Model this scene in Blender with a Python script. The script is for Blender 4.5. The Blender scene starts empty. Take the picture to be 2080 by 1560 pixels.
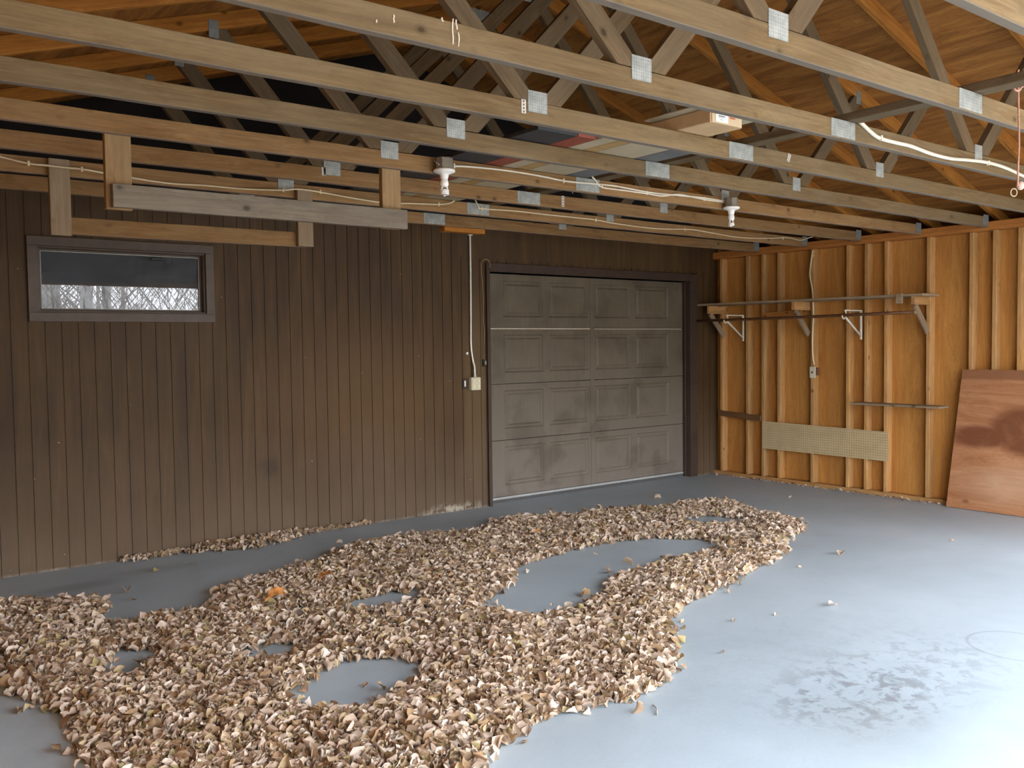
import bpy, bmesh, math, random
import numpy as np
from mathutils import Vector, Matrix
S = bpy.context.scene
COL = S.collection
random.seed(7)

# ------------------------------------------------------------------ camera
CAM = Vector((-7.9926, -6.6775, 1.4931))
YAW, PITCH, ROLL, FPX = 0.65308, -0.04358, -0.0127, 1813.72
_f = Vector((math.sin(YAW)*math.cos(PITCH), math.cos(YAW)*math.cos(PITCH), math.sin(PITCH)))
_r0 = Vector((math.cos(YAW), -math.sin(YAW), 0)); _u0 = _r0.cross(_f)
_r = math.cos(ROLL)*_r0 + math.sin(ROLL)*_u0; _u = _r.cross(_f)
cd = bpy.data.cameras.new('camera'); cam = bpy.data.objects.new('camera', cd); COL.objects.link(cam)
cam.matrix_world = Matrix(((_r.x, _u.x, -_f.x, CAM.x), (_r.y, _u.y, -_f.y, CAM.y), (_r.z, _u.z, -_f.z, CAM.z), (0, 0, 0, 1)))
cd.sensor_width = 36; cd.lens = 36*FPX/2080; cd.clip_start = 0.05; cd.clip_end = 200
S.camera = cam

# ------------------------------------------------------------------ light
w = bpy.data.worlds.new('World'); S.world = w; w.use_nodes = True
nt = w.node_tree; nt.nodes.clear()
bg = nt.nodes.new('ShaderNodeBackground'); wo = nt.nodes.new('ShaderNodeOutputWorld')
tc = nt.nodes.new('ShaderNodeTexCoord'); sx = nt.nodes.new('ShaderNodeSeparateXYZ'); cr = nt.nodes.new('ShaderNodeValToRGB')
nt.links.new(tc.outputs['Generated'], sx.inputs[0]); nt.links.new(sx.outputs['Z'], cr.inputs[0])
cr.color_ramp.elements[0].position = 0.0; cr.color_ramp.elements[0].color = (0.96, 0.97, 1.0, 1)
cr.color_ramp.elements[1].position = 0.7; cr.color_ramp.elements[1].color = (0.78, 0.88, 1.0, 1)
nt.links.new(cr.outputs[0], bg.inputs[0]); bg.inputs[1].default_value = 4.6
nt.links.new(bg.outputs[0], wo.inputs[0])
pl = bpy.data.lights.new('opening_portal', 'AREA'); pl.shape = 'RECTANGLE'; pl.size = 6.9; pl.size_y = 2.42
pl.cycles.is_portal = True
po = bpy.data.objects.new('opening_portal', pl); COL.objects.link(po)
po.location = (-4.1, -7.05, 1.21); po.rotation_euler = (-math.pi/2, 0, 0)
po.rotation_euler = (math.pi/2, 0, math.pi)
pl2 = bpy.data.lights.new('added_bay_portal', 'AREA'); pl2.shape = 'RECTANGLE'; pl2.size = 2.2; pl2.size_y = 2.1; pl2.cycles.is_portal = True
po2 = bpy.data.objects.new('added_bay_portal', pl2); COL.objects.link(po2)
po2.location = (0.13, -5.75, 1.05); po2.rotation_euler = (math.pi/2, 0, math.pi/2)  # portal of the added side bay, out of view
vs = S.view_settings; vs.view_transform = 'Standard'; vs.look = 'None'; vs.gamma = 1.0; vs.use_curve_mapping = False
vs.exposure = 1.85

# ------------------------------------------------------------------ helpers
def P(px, py, ax, v):
    """point on the plane axis=v seen at photo pixel (px,py)"""
    d = _r*((px-1040)/FPX) - _u*((py-780)/FPX) + _f
    t = (v-CAM[ax])/d[ax]
    return CAM + d*t
def tag(o, label=None, cat=None, group=None, kind=None):
    if label: o['label'] = label
    if cat: o['category'] = cat
    if group: o['group'] = group
    if kind: o['kind'] = kind
    return o
def empty(name, loc, label=None, cat=None, group=None):
    o = bpy.data.objects.new(name, None); COL.objects.link(o); o.location = loc; o.empty_display_size = 0.1
    return tag(o, label, cat, group)
def wpos(o):
    v = Vector(o.location); 
    while o.parent: o = o.parent; v += Vector(o.location)
    return v
def link(name, me, mat, parent=None, M=None, smooth=False):
    """M is a world matrix; parents are never rotated"""
    o = bpy.data.objects.new(name, me); COL.objects.link(o)
    if mat: me.materials.append(mat)
    if smooth:
        for p in me.polygons: p.use_smooth = True
    M = M.copy() if M is not None else Matrix.Identity(4)
    if parent is not None:
        # parent's world matrix
        pm = Matrix.Identity(4); q = parent; ch = []
        while q is not None: ch.append(q); q = q.parent
        for q in reversed(ch): pm = pm @ q.matrix_basis
        o.parent = parent; M = pm.inverted() @ M
    o.matrix_basis = M
    return o
def bm2me(bm, name='m'):
    me = bpy.data.meshes.new(name); bm.normal_update(); bm.to_mesh(me); bm.free(); return me
def addbox(bm, lo, hi, bev=0.0):
    r = bmesh.ops.create_cube(bm, size=1.0)
    c = [(lo[i]+hi[i])/2 for i in range(3)]; s = [hi[i]-lo[i] for i in range(3)]
    for v in r['verts']: v.co = Vector((c[0]+v.co.x*s[0], c[1]+v.co.y*s[1], c[2]+v.co.z*s[2]))
    if bev:
        es = list({e for v in r['verts'] for e in v.link_edges})
        bmesh.ops.bevel(bm, geom=es, offset=bev, segments=1, affect='EDGES')
def box(name, lo, hi, mat, parent=None, bev=0.0):
    """world axis-aligned box, origin at its centre"""
    c = Vector([(lo[i]+hi[i])/2 for i in range(3)])
    bm = bmesh.new(); addbox(bm, [lo[i]-c[i] for i in range(3)], [hi[i]-c[i] for i in range(3)], bev)
    return link(name, bm2me(bm, name), mat, parent, Matrix.Translation(c))
def board(name, p0, p1, wd, th, mat, parent=None, up=(0, 0, 1), bev=0.0025, cut=None, wob=0.0):
    """timber from p0 to p1 (centre line), grain along local x, width along up, thickness across"""
    p0 = Vector(p0); p1 = Vector(p1); L = (p1-p0).length; X = (p1-p0)/L; U = Vector(up)
    Z = (U - X*U.dot(X)).normalized(); Y = Z.cross(X)
    bm = bmesh.new(); n = max(1, int(L/0.25)) if wob else 1
    rows = []
    for i in range(n+1):
        x = L*i/n; r = []
        dz = random.uniform(-wob, wob) if 0 < i < n else 0
        for y, z in ((-th/2, -wd/2), (th/2, -wd/2), (th/2, wd/2), (-th/2, wd/2)):
            xx = x
            if cut and i == 0: xx += cut[0]*z
            if cut and i == n: xx += cut[1]*z
            r.append(bm.verts.new((xx, y, z+dz)))
        rows.append(r)
    for a, b in zip(rows[:-1], rows[1:]):
        for k in range(4): bm.faces.new((a[k], a[(k+1) % 4], b[(k+1) % 4], b[k]))
    bm.faces.new(rows[0][::-1]); bm.faces.new(rows[-1])
    bmesh.ops.recalc_face_normals(bm, faces=bm.faces)
    if bev:
        es = [e for e in bm.edges if len(e.link_faces) == 2 and e.calc_face_angle(0) > 0.5]
        bmesh.ops.bevel(bm, geom=es, offset=bev, segments=1, affect='EDGES')
    M = Matrix(((X.x, Y.x, Z.x, p0.x), (X.y, Y.y, Z.y, p0.y), (X.z, Y.z, Z.z, p0.z), (0, 0, 0, 1)))
    return link(name, bm2me(bm, name), mat, parent, M)
def smooth_pts(pts, n=6):
    pts = [Vector(p) for p in pts]; out = []
    for i in range(len(pts)-1):
        a = pts[max(i-1, 0)]; b = pts[i]; c = pts[i+1]; d = pts[min(i+2, len(pts)-1)]
        for k in range(n):
            t = k/n
            out.append(0.5*((2*b)+(c-a)*t+(2*a-5*b+4*c-d)*t*t+(3*b-a-3*c+d)*t**3))
    out.append(pts[-1]); return out
def addtube(bm, pts, r, seg=8, ry=None, cap=True):
    pts = [Vector(p) for p in pts]; rings = []; prev = None
    for i, p in enumerate(pts):
        t = (pts[min(i+1, len(pts)-1)]-pts[max(i-1, 0)]).normalized()
        if prev is None:
            a = Vector((0, 0, 1)) if abs(t.z) < 0.9 else Vector((0, 1, 0))
        else: a = prev
        n = (a-t*a.dot(t)).normalized(); b = t.cross(n); prev = n
        rr = r[i] if isinstance(r, (list, tuple)) else r
        q = ry if ry else rr
        rings.append([bm.verts.new(p+n*(rr*math.cos(2*math.pi*k/seg))+b*(q*math.sin(2*math.pi*k/seg))) for k in range(seg)])
    for A, B in zip(rings[:-1], rings[1:]):
        for k in range(seg): bm.faces.new((A[k], A[(k+1) % seg], B[(k+1) % seg], B[k]))
    if cap: bm.faces.new(rings[0][::-1]); bm.faces.new(rings[-1])
def tube(name, pts, r, mat, parent=None, seg=8, ry=None, org=None, sm=6):
    org = Vector(org if org is not None else pts[0])
    pp = smooth_pts(pts, sm) if sm else [Vector(p) for p in pts]
    bm = bmesh.new(); addtube(bm, [p-org for p in pp], r, seg, ry)
    bmesh.ops.recalc_face_normals(bm, faces=bm.faces)
    return link(name, bm2me(bm, name), mat, parent, Matrix.Translation(org), True)
def lathe(bm, prof, c=(0, 0, 0), seg=24):
    c = Vector(c); rings = []
    for r, z in prof:
        rings.append([bm.verts.new(c+Vector((r*math.cos(2*math.pi*k/seg), r*math.sin(2*math.pi*k/seg), z))) for k in range(seg)])
    for A, B in zip(rings[:-1], rings[1:]):
        for k in range(seg): bm.faces.new((A[k], A[(k+1) % seg], B[(k+1) % seg], B[k]))
    bm.faces.new(rings[0][::-1]); bm.faces.new(rings[-1])
    bmesh.ops.recalc_face_normals(bm, faces=bm.faces)

# ------------------------------------------------------------------ materials
class NB:
    def __init__(s, name, rough=0.75, spec=0.3):
        s.m = bpy.data.materials.new(name); s.m.use_nodes = True; s.t = s.m.node_tree; s.b = s.t.nodes['Principled BSDF']
        s.b.inputs['Roughness'].default_value = rough; s.b.inputs['Specular IOR Level'].default_value = spec
    def n(s, ty, **kw):
        o = s.t.nodes.new(ty)
        for k, v in kw.items(): setattr(o, k, v)
        return o
    def l(s, a, b): s.t.links.new(a, b)
    def coord(s, kind='Object'): return s.n('ShaderNodeTexCoord').outputs[kind]
    def mapping(s, v, scale=(1, 1, 1), loc=None, rot=None):
        m = s.n('ShaderNodeMapping'); s.l(v, m.inputs[0]); m.inputs['Scale'].default_value = scale
        if loc is not None:
            if hasattr(loc, 'links'): s.l(loc, m.inputs['Location'])
            else: m.inputs['Location'].default_value = loc
        if rot: m.inputs['Rotation'].default_value = rot
        return m.outputs[0]
    def noise(s, v, sc, det=4, rough=0.55, dist=0):
        o = s.n('ShaderNodeTexNoise'); s.l(v, o.inputs['Vector']); o.inputs['Scale'].default_value = sc
        o.inputs['Detail'].default_value = det; o.inputs['Roughness'].default_value = rough; o.inputs['Distortion'].default_value = dist
        return o.outputs['Fac']
    def ramp(s, f, stops, interp='LINEAR'):
        o = s.n('ShaderNodeValToRGB'); s.l(f, o.inputs[0]); cr = o.color_ramp; cr.interpolation = interp
        while len(cr.elements) < len(stops): cr.elements.new(0.5)
        for e, (p, c) in zip(cr.elements, stops):
            e.position = p; e.color = (c, c, c, 1) if isinstance(c, (int, float)) else tuple(c)+(1,)
        return o.outputs[0]
    def mix(s, f, a, b, mode='MIX'):
        o = s.n('ShaderNodeMix', data_type='RGBA', blend_type=mode)
        for sock, v in ((o.inputs[0], f), (o.inputs[6], a), (o.inputs[7], b)):
            if hasattr(v, 'links'): s.l(v, sock)
            elif isinstance(v, (int, float)): sock.default_value = v
            else: sock.default_value = tuple(v)+(1,)
        return o.outputs[2]
    def math(s, op, a, b=0.0, clamp=False):
        o = s.n('ShaderNodeMath', operation=op, use_clamp=clamp)
        for sock, v in ((o.inputs[0], a), (o.inputs[1], b)):
            if hasattr(v, 'links'): s.l(v, sock)
            else: sock.default_value = v
        return o.outputs[0]
    def blob(s, v, c, rad, soft=0.6):
        """1 inside an ellipsoid round c, 0 outside"""
        m = s.n('ShaderNodeMapping', vector_type='POINT'); s.l(v, m.inputs[0])
        m.inputs['Scale'].default_value = tuple(1/r for r in rad); m.inputs['Location'].default_value = tuple(-c[i]/rad[i] for i in range(3))
        L = s.n('ShaderNodeVectorMath', operation='LENGTH'); s.l(m.outputs[0], L.inputs[0])
        r = s.n('ShaderNodeMapRange', interpolation_type='SMOOTHSTEP'); s.l(L.outputs['Value'], r.inputs[0])
        r.inputs[1].default_value = 1.0; r.inputs[2].default_value = 1.0-soft; r.inputs[3].default_value = 0; r.inputs[4].default_value = 1
        return r.outputs[0]
    def bump(s, h, strength=0.3, dist=0.01, prev=None):
        b = s.n('ShaderNodeBump'); s.l(h, b.inputs['Height']); b.inputs['Strength'].default_value = strength; b.inputs['Distance'].default_value = dist
        s.l(b.outputs[0], s.b.inputs['Normal'])
    def rnd(s):
        return s.n('ShaderNodeObjectInfo').outputs['Random']
    def out(s, c):
        s.l(c, s.b.inputs['Base Color']); return s.m

def plain(name, c, rough=0.6, metal=0.0, spec=0.4, var=0.08, sc=30):
    m = NB(name, rough, spec); m.b.inputs['Metallic'].default_value = metal
    f = m.noise(m.coord(), sc, 3)
    a = tuple(max(0, x*(1-var)) for x in c); b = tuple(min(1, x*(1+var)) for x in c)
    return m.out(m.ramp(f, [(0.3, a), (0.7, b)]))

def wood(name, dark, light, grey=None, greyamt=0.0, knots=True, grain=1.0, rough=0.8, under=None):
    m = NB(name, rough, 0.15); r = m.rnd()
    co = m.coord()
    off = m.n('ShaderNodeCombineXYZ'); m.l(m.math('MULTIPLY', r, 37.0), off.inputs[0]); m.l(m.math('MULTIPLY', r, 11.0), off.inputs[1]); m.l(m.math('MULTIPLY', r, 5.0), off.inputs[2])
    ad = m.n('ShaderNodeVectorMath', operation='ADD'); m.l(co, ad.inputs[0]); m.l(off.outputs[0], ad.inputs[1]); v = ad.outputs[0]
    # growth rings stretched along the board
    st = m.mapping(v, (1.1, 14, 16))
    n1 = m.noise(st, 1.5*grain, 4, 0.55, 1.6)
    fine = m.noise(m.mapping(v, (3, 130, 130)), 1.0, 3, 0.6, 0.3)
    rings = m.math('FRACT', m.math('MULTIPLY', n1, 9.0))
    rr = m.ramp(rings, [(0.0, 0.55), (0.55, 0.0), (0.9, 0.75), (1.0, 0.55)])
    base = m.mix(m.ramp(n1, [(0.3, 0.0), (0.7, 1.0)]), dark, light)
    base = m.mix(m.math('MULTIPLY', rr, 0.42), base, tuple(x*0.5 for x in dark))
    base = m.mix(m.math('MULTIPLY', m.ramp(fine, [(0.42, 0), (0.72, 1)]), 0.4), base, tuple(x*0.5 for x in dark))
    blot = m.noise(m.mapping(v, (1.4, 4, 4)), 1.3, 3)
    if grey: base = m.mix(m.math('MULTIPLY', m.ramp(blot, [(0.35, 0.15), (0.65, 1)]), greyamt), base, grey)
    dirt = m.noise(m.mapping(v, (2.5, 9, 9)), 1.7, 5, 0.7, 0.5)
    base = m.mix(m.math('MULTIPLY', m.ramp(dirt, [(0.5, 0), (0.72, 1)]), 0.35), base, tuple(x*0.45 for x in dark))
    h = m.math('ADD', m.math('MULTIPLY', n1, 0.4), fine)
    if knots:
        vo = m.n('ShaderNodeTexVoronoi', voronoi_dimensions='3D', feature='F1'); m.l(m.mapping(v, (6.0, 8.5, 8.5)), vo.inputs['Vector']); vo.inputs['Scale'].default_value = 1.0
        k = m.ramp(vo.outputs['Distance'], [(0.0, 1.0), (0.07, 1.0), (0.11, 0.4), (0.19, 0.0)])
        sel = m.n('ShaderNodeSeparateColor'); m.l(vo.outputs['Color'], sel.inputs[0])
        k = m.math('MULTIPLY', k, m.math('GREATER_THAN', sel.outputs[0], 0.35))
        base = m.mix(m.math('MULTIPLY', k, 0.75), base, tuple(x*0.22 for x in dark))
    # tone differs from board to board
    hv = m.n('ShaderNodeHueSaturation'); m.l(base, hv.inputs['Color'])
    m.l(m.math('ADD', m.math('MULTIPLY', r, 0.28), 0.86), hv.inputs['Value'])
    col = hv.outputs[0]
    if under:   # dusty weathered lower edge
        g = m.n('ShaderNodeNewGeometry'); sp = m.n('ShaderNodeSeparateXYZ'); m.l(g.outputs['Normal'], sp.inputs[0])
        dn = m.math('LESS_THAN', sp.outputs[2], -0.6)
        col = m.mix(m.math('MULTIPLY', dn, 0.75), col, under)
    m.bump(h, 0.25, 0.004)
    return m.out(col)

W_CHORD = wood('weathered_chord_wood', (0.155, 0.098, 0.043), (0.25, 0.168, 0.082), (0.21, 0.16, 0.097), 0.45, under=(0.17, 0.15, 0.128))
W_WARM = wood('warm_chord_wood', (0.225, 0.115, 0.043), (0.345, 0.20, 0.085), (0.285, 0.195, 0.10), 0.35, under=(0.23, 0.18, 0.14))
W_WEB = wood('web_wood', (0.115, 0.072, 0.034), (0.195, 0.13, 0.068), (0.15, 0.118, 0.077), 0.45)
W_RAFT = wood('rafter_wood', (0.36, 0.135, 0.025), (0.50, 0.22, 0.045), None, 0)
W_STUD = wood('stud_wood', (0.44, 0.205, 0.06), (0.64, 0.36, 0.13), (0.42, 0.29, 0.17), 0.35)
W_PLATE = wood('plate_wood', (0.40, 0.15, 0.035), (0.52, 0.22, 0.06), None, 0)
W_GREY = wood('grey_wood', (0.17, 0.135, 0.10), (0.27, 0.225, 0.17), (0.23, 0.205, 0.165), 0.6)
W_PALE = wood('pale_rack_wood', (0.33, 0.20, 0.09), (0.43, 0.28, 0.14), (0.34, 0.26, 0.155), 0.4)
W_DARK = wood('dark_stained_wood', (0.15, 0.075, 0.035), (0.21, 0.11, 0.05), None, 0, knots=False)
W_SHELF = wood('shelf_wood', (0.27, 0.185, 0.11), (0.38, 0.275, 0.17), (0.32, 0.26, 0.19), 0.4)

def ply_mat(name, dark, light, along='z', seams=None, stain=None, rough=0.75):
    m = NB(name, rough, 0.2); co = m.coord()
    sc = {'z': (6, 6, 0.7), 'y': (6, 0.8, 6), 'x': (0.8, 6, 6)}[along]
    n1 = m.noise(m.mapping(co, sc), 1.0, 6, 0.6, 2.0)
    n2 = m.noise(m.mapping(co, tuple(s*9 for s in sc)), 1.0, 3, 0.6, 0.5)
    c = m.ramp(n1, [(0.3, dark), (0.5, tuple((a+b)/2 for a, b in zip(dark, light))), (0.7, light)])
    rings = m.ramp(m.math('FRACT', m.math('MULTIPLY', n1, 12)), [(0, 1), (0.25, 0), (1, 0)])
    c = m.mix(m.math('MULTIPLY', rings, 0.4), c, tuple(x*0.5 for x in dark))
    c = m.mix(m.math('MULTIPLY', m.ramp(n2, [(0.45, 0), (0.7, 1)]), 0.2), c, tuple(x*0.6 for x in dark))
    vo = m.n('ShaderNodeTexVoronoi'); m.l(m.mapping(co, tuple((2.0 if s < 1 else 3.5) for s in sc)), vo.inputs['Vector']); vo.inputs['Scale'].default_value = 1.0
    k = m.ramp(vo.outputs['Distance'], [(0, 1), (0.04, 0.9), (0.075, 0.1), (0.1, 0.0)])
    c = m.mix(m.math('MULTIPLY', k, 0.6), c, tuple(x*0.3 for x in dark))
    if stain: c = stain(m, co, c)
    m.bump(n2, 0.15, 0.003)
    return m.out(c)
PLY_WALL = ply_mat('sheathing_plywood', (0.40, 0.17, 0.038), (0.58, 0.285, 0.075), 'z')
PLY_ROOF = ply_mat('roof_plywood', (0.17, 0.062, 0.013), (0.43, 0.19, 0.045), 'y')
def sheet_stain(m, co, c):
    wv = m.noise(co, 4, 4, 0.6, 0.5)
    sp = m.n('ShaderNodeSeparateXYZ'); m.l(co, sp.inputs[0])
    b = m.math('MAXIMUM', m.blob(co, (0, -0.12, 0.10), (9, 0.42, 0.25), 0.35), m.blob(co, (0, 0.3, 0.03), (9, 0.35, 0.13), 0.5))
    f = m.math('MULTIPLY', b, m.ramp(wv, [(0.3, 0.55), (0.5, 1.0)]))
    c = m.mix(m.math('MULTIPLY', f, 0.85), c, (0.14, 0.045, 0.02))
    b2 = m.blob(co, (0, 0, 0.62), (9, 5, 0.11), 0.3)
    c = m.mix(m.math('MULTIPLY', b2, 0.75), c, (0.2, 0.085, 0.04))
    lo = m.blob(co, (0, 0.0, -0.38), (9, 0.7, 0.25), 0.8)
    return m.mix(m.math('MULTIPLY', m.math('MULTIPLY', lo, wv), 0.7), c, (0.62, 0.42, 0.28))
PLY_SHEET = ply_mat('old_plywood_sheet', (0.32, 0.13, 0.055), (0.48, 0.24, 0.12), 'y', stain=sheet_stain, rough=0.6)

def siding_mat():
    m = NB('brown_siding', 0.65, 0.3); co = m.coord()
    n1 = m.noise(m.mapping(co, (9, 9, 0.8)), 1.0, 5, 0.6, 1.0)
    n2 = m.noise(m.mapping(co, (90, 90, 3)), 1.0, 3)
    n3 = m.noise(m.mapping(co, (0.9, 0.9, 0.6)), 1.0, 3)
    c = m.ramp(n1, [(0.3, (0.044, 0.023, 0.009)), (0.55, (0.070, 0.038, 0.013)), (0.75, (0.104, 0.057, 0.020))])
    c = m.mix(m.math('MULTIPLY', m.ramp(n2, [(0.4, 0), (0.7, 1)]), 0.35), c, (0.036, 0.019, 0.009))
    c = m.mix(m.math('MULTIPLY', m.ramp(n3, [(0.4, 0), (0.65, 1)]), 0.3), c, (0.095, 0.057, 0.026))
    # warmer orange area of the stain between window and door, paler strip beside the door
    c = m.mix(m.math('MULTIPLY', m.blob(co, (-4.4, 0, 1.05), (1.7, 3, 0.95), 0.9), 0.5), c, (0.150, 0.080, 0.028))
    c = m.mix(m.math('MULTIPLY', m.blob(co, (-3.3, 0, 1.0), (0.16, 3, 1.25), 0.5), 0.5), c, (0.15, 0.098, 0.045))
    # splash dust low on the wall
    sp = m.n('ShaderNodeSeparateXYZ'); m.l(co, sp.inputs[0])
    zz = m.math('ADD', sp.outputs[2], m.math('MULTIPLY', m.noise(m.mapping(co, (1.5, 1.5, 1.5)), 1.0, 4), 0.7))
    f = m.ramp(m.math('MULTIPLY', zz, 0.5), [(0.14, 0.75), (0.34, 0.4), (0.62, 0.0)])
    c = m.mix(f, c, (0.150, 0.105, 0.068))
    # round dark stain, pale paint specks, white wear along the bottom edge
    b = m.math('MULTIPLY', m.blob(co, (-5.28, 0, 0.56), (0.13, 3, 0.12), 0.8), m.ramp(m.noise(co, 14, 4), [(0.3, 0.3), (0.55, 1)]))
    c = m.mix(m.math('MULTIPLY', b, 0.75), c, (0.05, 0.03, 0.018))
    vo = m.n('ShaderNodeTexVoronoi'); m.l(co, vo.inputs['Vector']); vo.inputs['Scale'].default_value = 7.0
    s = m.n('ShaderNodeSeparateColor'); m.l(vo.outputs['Color'], s.inputs[0])
    k = m.math('MULTIPLY', m.math('LESS_THAN', vo.outputs['Distance'], 0.028), m.math('GREATER_THAN', s.outputs[1], 0.72))
    c = m.mix(m.math('MULTIPLY', k, 0.7), c, (0.5, 0.42, 0.32))
    c = m.mix(m.math('MULTIPLY', m.blob(co, (-3.55, 0, 0.0), (0.5, 3, 0.11), 0.8), m.ramp(m.noise(co, 16, 4), [(0.45, 0), (0.6, 0.8)])), c, (0.5, 0.45, 0.36))
    e = m.ramp(sp.outputs[2], [(0.006, 1), (0.02, 0)])
    c = m.mix(m.math('MULTIPLY', e, m.ramp(m.noise(co, 9, 4), [(0.4, 0), (0.65, 0.6)])), c, (0.4, 0.36, 0.31))
    m.bump(n2, 0.2, 0.003)
    return m.out(c)
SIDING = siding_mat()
def dusty(name, c0, c1, low, lowc):
    m = NB(name, 0.6, 0.35); co = m.coord(); geo = m.n('ShaderNodeNewGeometry').outputs['Position']
    n = m.noise(geo, 2.3, 5, 0.65, 0.6); n2 = m.noise(m.mapping(geo, (40, 40, 4)), 1.0, 3)
    c = m.ramp(n, [(0.3, c0), (0.7, c1)])
    sp = m.n('ShaderNodeSeparateXYZ'); m.l(geo, sp.inputs[0])
    f = m.ramp(m.math('ADD', m.math('MULTIPLY', sp.outputs[2], 0.45), m.math('MULTIPLY', n, 0.3)), [(0.15, 0.85), (0.85, 0.0)])
    c = m.mix(m.math('MULTIPLY', f, low), c, lowc)
    c = m.mix(m.math('MULTIPLY', m.ramp(n2, [(0.5, 0), (0.75, 1)]), 0.15), c, lowc)
    bl = m.ramp(m.noise(geo, 3.2, 3, 0.5, 0.4), [(0.52, 0), (0.68, 1)])
    c = m.mix(m.math('MULTIPLY', bl, 0.4), c, tuple(x*0.6 for x in c0))
    m.bump(n2, 0.08, 0.002)
    return m.out(c)
DOORM = dusty('taupe_door_paint', (0.092, 0.072, 0.046), (0.135, 0.108, 0.072), 0.85, (0.235, 0.205, 0.178))
TRIM = dusty('dark_brown_trim', (0.04, 0.023, 0.017), (0.058, 0.034, 0.023), 0.3, (0.11, 0.085, 0.07))
WTRIM = plain('window_brown_paint', (0.095, 0.068, 0.052), 0.55, var=0.15, sc=12)
GALV = None
def galv():
    m = NB('galvanised_plate', 0.42, 0.5); co = m.coord()
    n = m.noise(co, 22, 4)
    c = m.ramp(n, [(0.3, (0.22, 0.235, 0.22)), (0.7, (0.42, 0.44, 0.41))])
    # rows of punched slots
    sp = m.n('ShaderNodeSeparateXYZ'); m.l(co, sp.inputs[0])
    a = m.math('FRACT', m.math('MULTIPLY', sp.outputs[0], 1/0.0125)); b = m.math('FRACT', m.math('MULTIPLY', sp.outputs[2], 1/0.0125))
    fa = m.math('MULTIPLY', m.math('GREATER_THAN', a, 0.55), m.math('GREATER_THAN', b, 0.35))
    c = m.mix(m.math('MULTIPLY', fa, 0.45), c, (0.12, 0.13, 0.13))
    m.b.inputs['Metallic'].default_value = 0.1
    m.bump(fa, 0.4, 0.002)
    return m.out(c)
GALV = galv()
HANGER = plain('grey_hanger_metal', (0.21, 0.225, 0.22), 0.6, 0.3, var=0.15)
CABLE = plain('cream_cable_sheath', (0.68, 0.58, 0.38), 0.45, var=0.06)
CABLEW = plain('white_cable_sheath', (0.68, 0.62, 0.50), 0.4, var=0.04)
WHITE = plain('white_porcelain', (0.88, 0.87, 0.84), 0.25, spec=0.6, var=0.02)
BULB = plain('white_bulb_glass', (0.92, 0.92, 0.90), 0.2, spec=0.6, var=0.01)
CONDUIT = plain('conduit_metal', (0.62, 0.60, 0.55), 0.4, 0.4, var=0.08)
BOXM = plain('steel_junction_box', (0.27, 0.235, 0.19), 0.5, 0.4, var=0.2)
IVORY = plain('ivory_plastic', (0.62, 0.58, 0.42), 0.5, var=0.06)
IVORY2 = plain('ivory_receptacle', (0.74, 0.69, 0.48), 0.5, var=0.04)
BLACK = plain('black_plastic', (0.02, 0.018, 0.016), 0.5, var=0.1)
RACKW = plain('white_enamel', (0.72, 0.68, 0.58), 0.4, var=0.05)
RODM = plain('rusty_brown_rod', (0.13, 0.055, 0.022), 0.55, 0.2, var=0.2)
STRAP = plain('zinc_strap', (0.66, 0.64, 0.60), 0.4, 0.4, var=0.1)
ROPE = plain('pink_rope_fibre', (0.46, 0.235, 0.165), 0.8, var=0.2, sc=120)
PINK = plain('pink_knob', (0.62, 0.42, 0.34), 0.5)
CARD = plain('cardboard', (0.52, 0.35, 0.19), 0.85, var=0.08, sc=15)
CARDL = plain('pale_cardboard', (0.58, 0.44, 0.28), 0.85, var=0.05, sc=15)
PAPER = plain('white_paper_label', (0.85, 0.85, 0.83), 0.7, var=0.01)
INK = plain('black_ink', (0.04, 0.04, 0.045), 0.7)
REDINK = plain('red_ink', (0.5, 0.1, 0.05), 0.7)
REDP = plain('red_painted_board', (0.24, 0.06, 0.035), 0.6, var=0.25, sc=9)
NAVY = plain('dark_slate_board', (0.032, 0.032, 0.036), 0.6, var=0.2)
BEIGE = plain('pale_beige_board', (0.42, 0.35, 0.235), 0.7, var=0.08, sc=6)
OCHRE = wood('ochre_board_wood', (0.45, 0.27, 0.10), (0.6, 0.4, 0.17))
GREYB = plain('grey_board', (0.13, 0.13, 0.13), 0.7, var=0.1)
GABLE_DARK = plain('shaded_gable_black', (0.012, 0.010, 0.009), 0.9, var=0.2, sc=4)
CHALK = plain('chalk_mark', (0.75, 0.68, 0.58), 0.9)
def pegm():
    m = NB('tan_pegboard', 0.7, 0.25); co = m.coord(); sp = m.n('ShaderNodeSeparateXYZ'); m.l(co, sp.inputs[0])
    a = m.math('SUBTRACT', m.math('FRACT', m.math('MULTIPLY', sp.outputs[0], 1/0.025)), 0.5); b = m.math('SUBTRACT', m.math('FRACT', m.math('MULTIPLY', sp.outputs[2], 1/0.025)), 0.5)
    d = m.math('ADD', m.math('MULTIPLY', a, a), m.math('MULTIPLY', b, b))
    k = m.math('LESS_THAN', d, 0.035)
    n = m.noise(co, 8, 3)
    c = m.ramp(n, [(0.3, (0.47, 0.36, 0.2)), (0.7, (0.55, 0.43, 0.25))])
    return m.out(m.mix(m.math('MULTIPLY', k, 0.7), c, (0.12, 0.08, 0.04)))
PEG = pegm()
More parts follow.
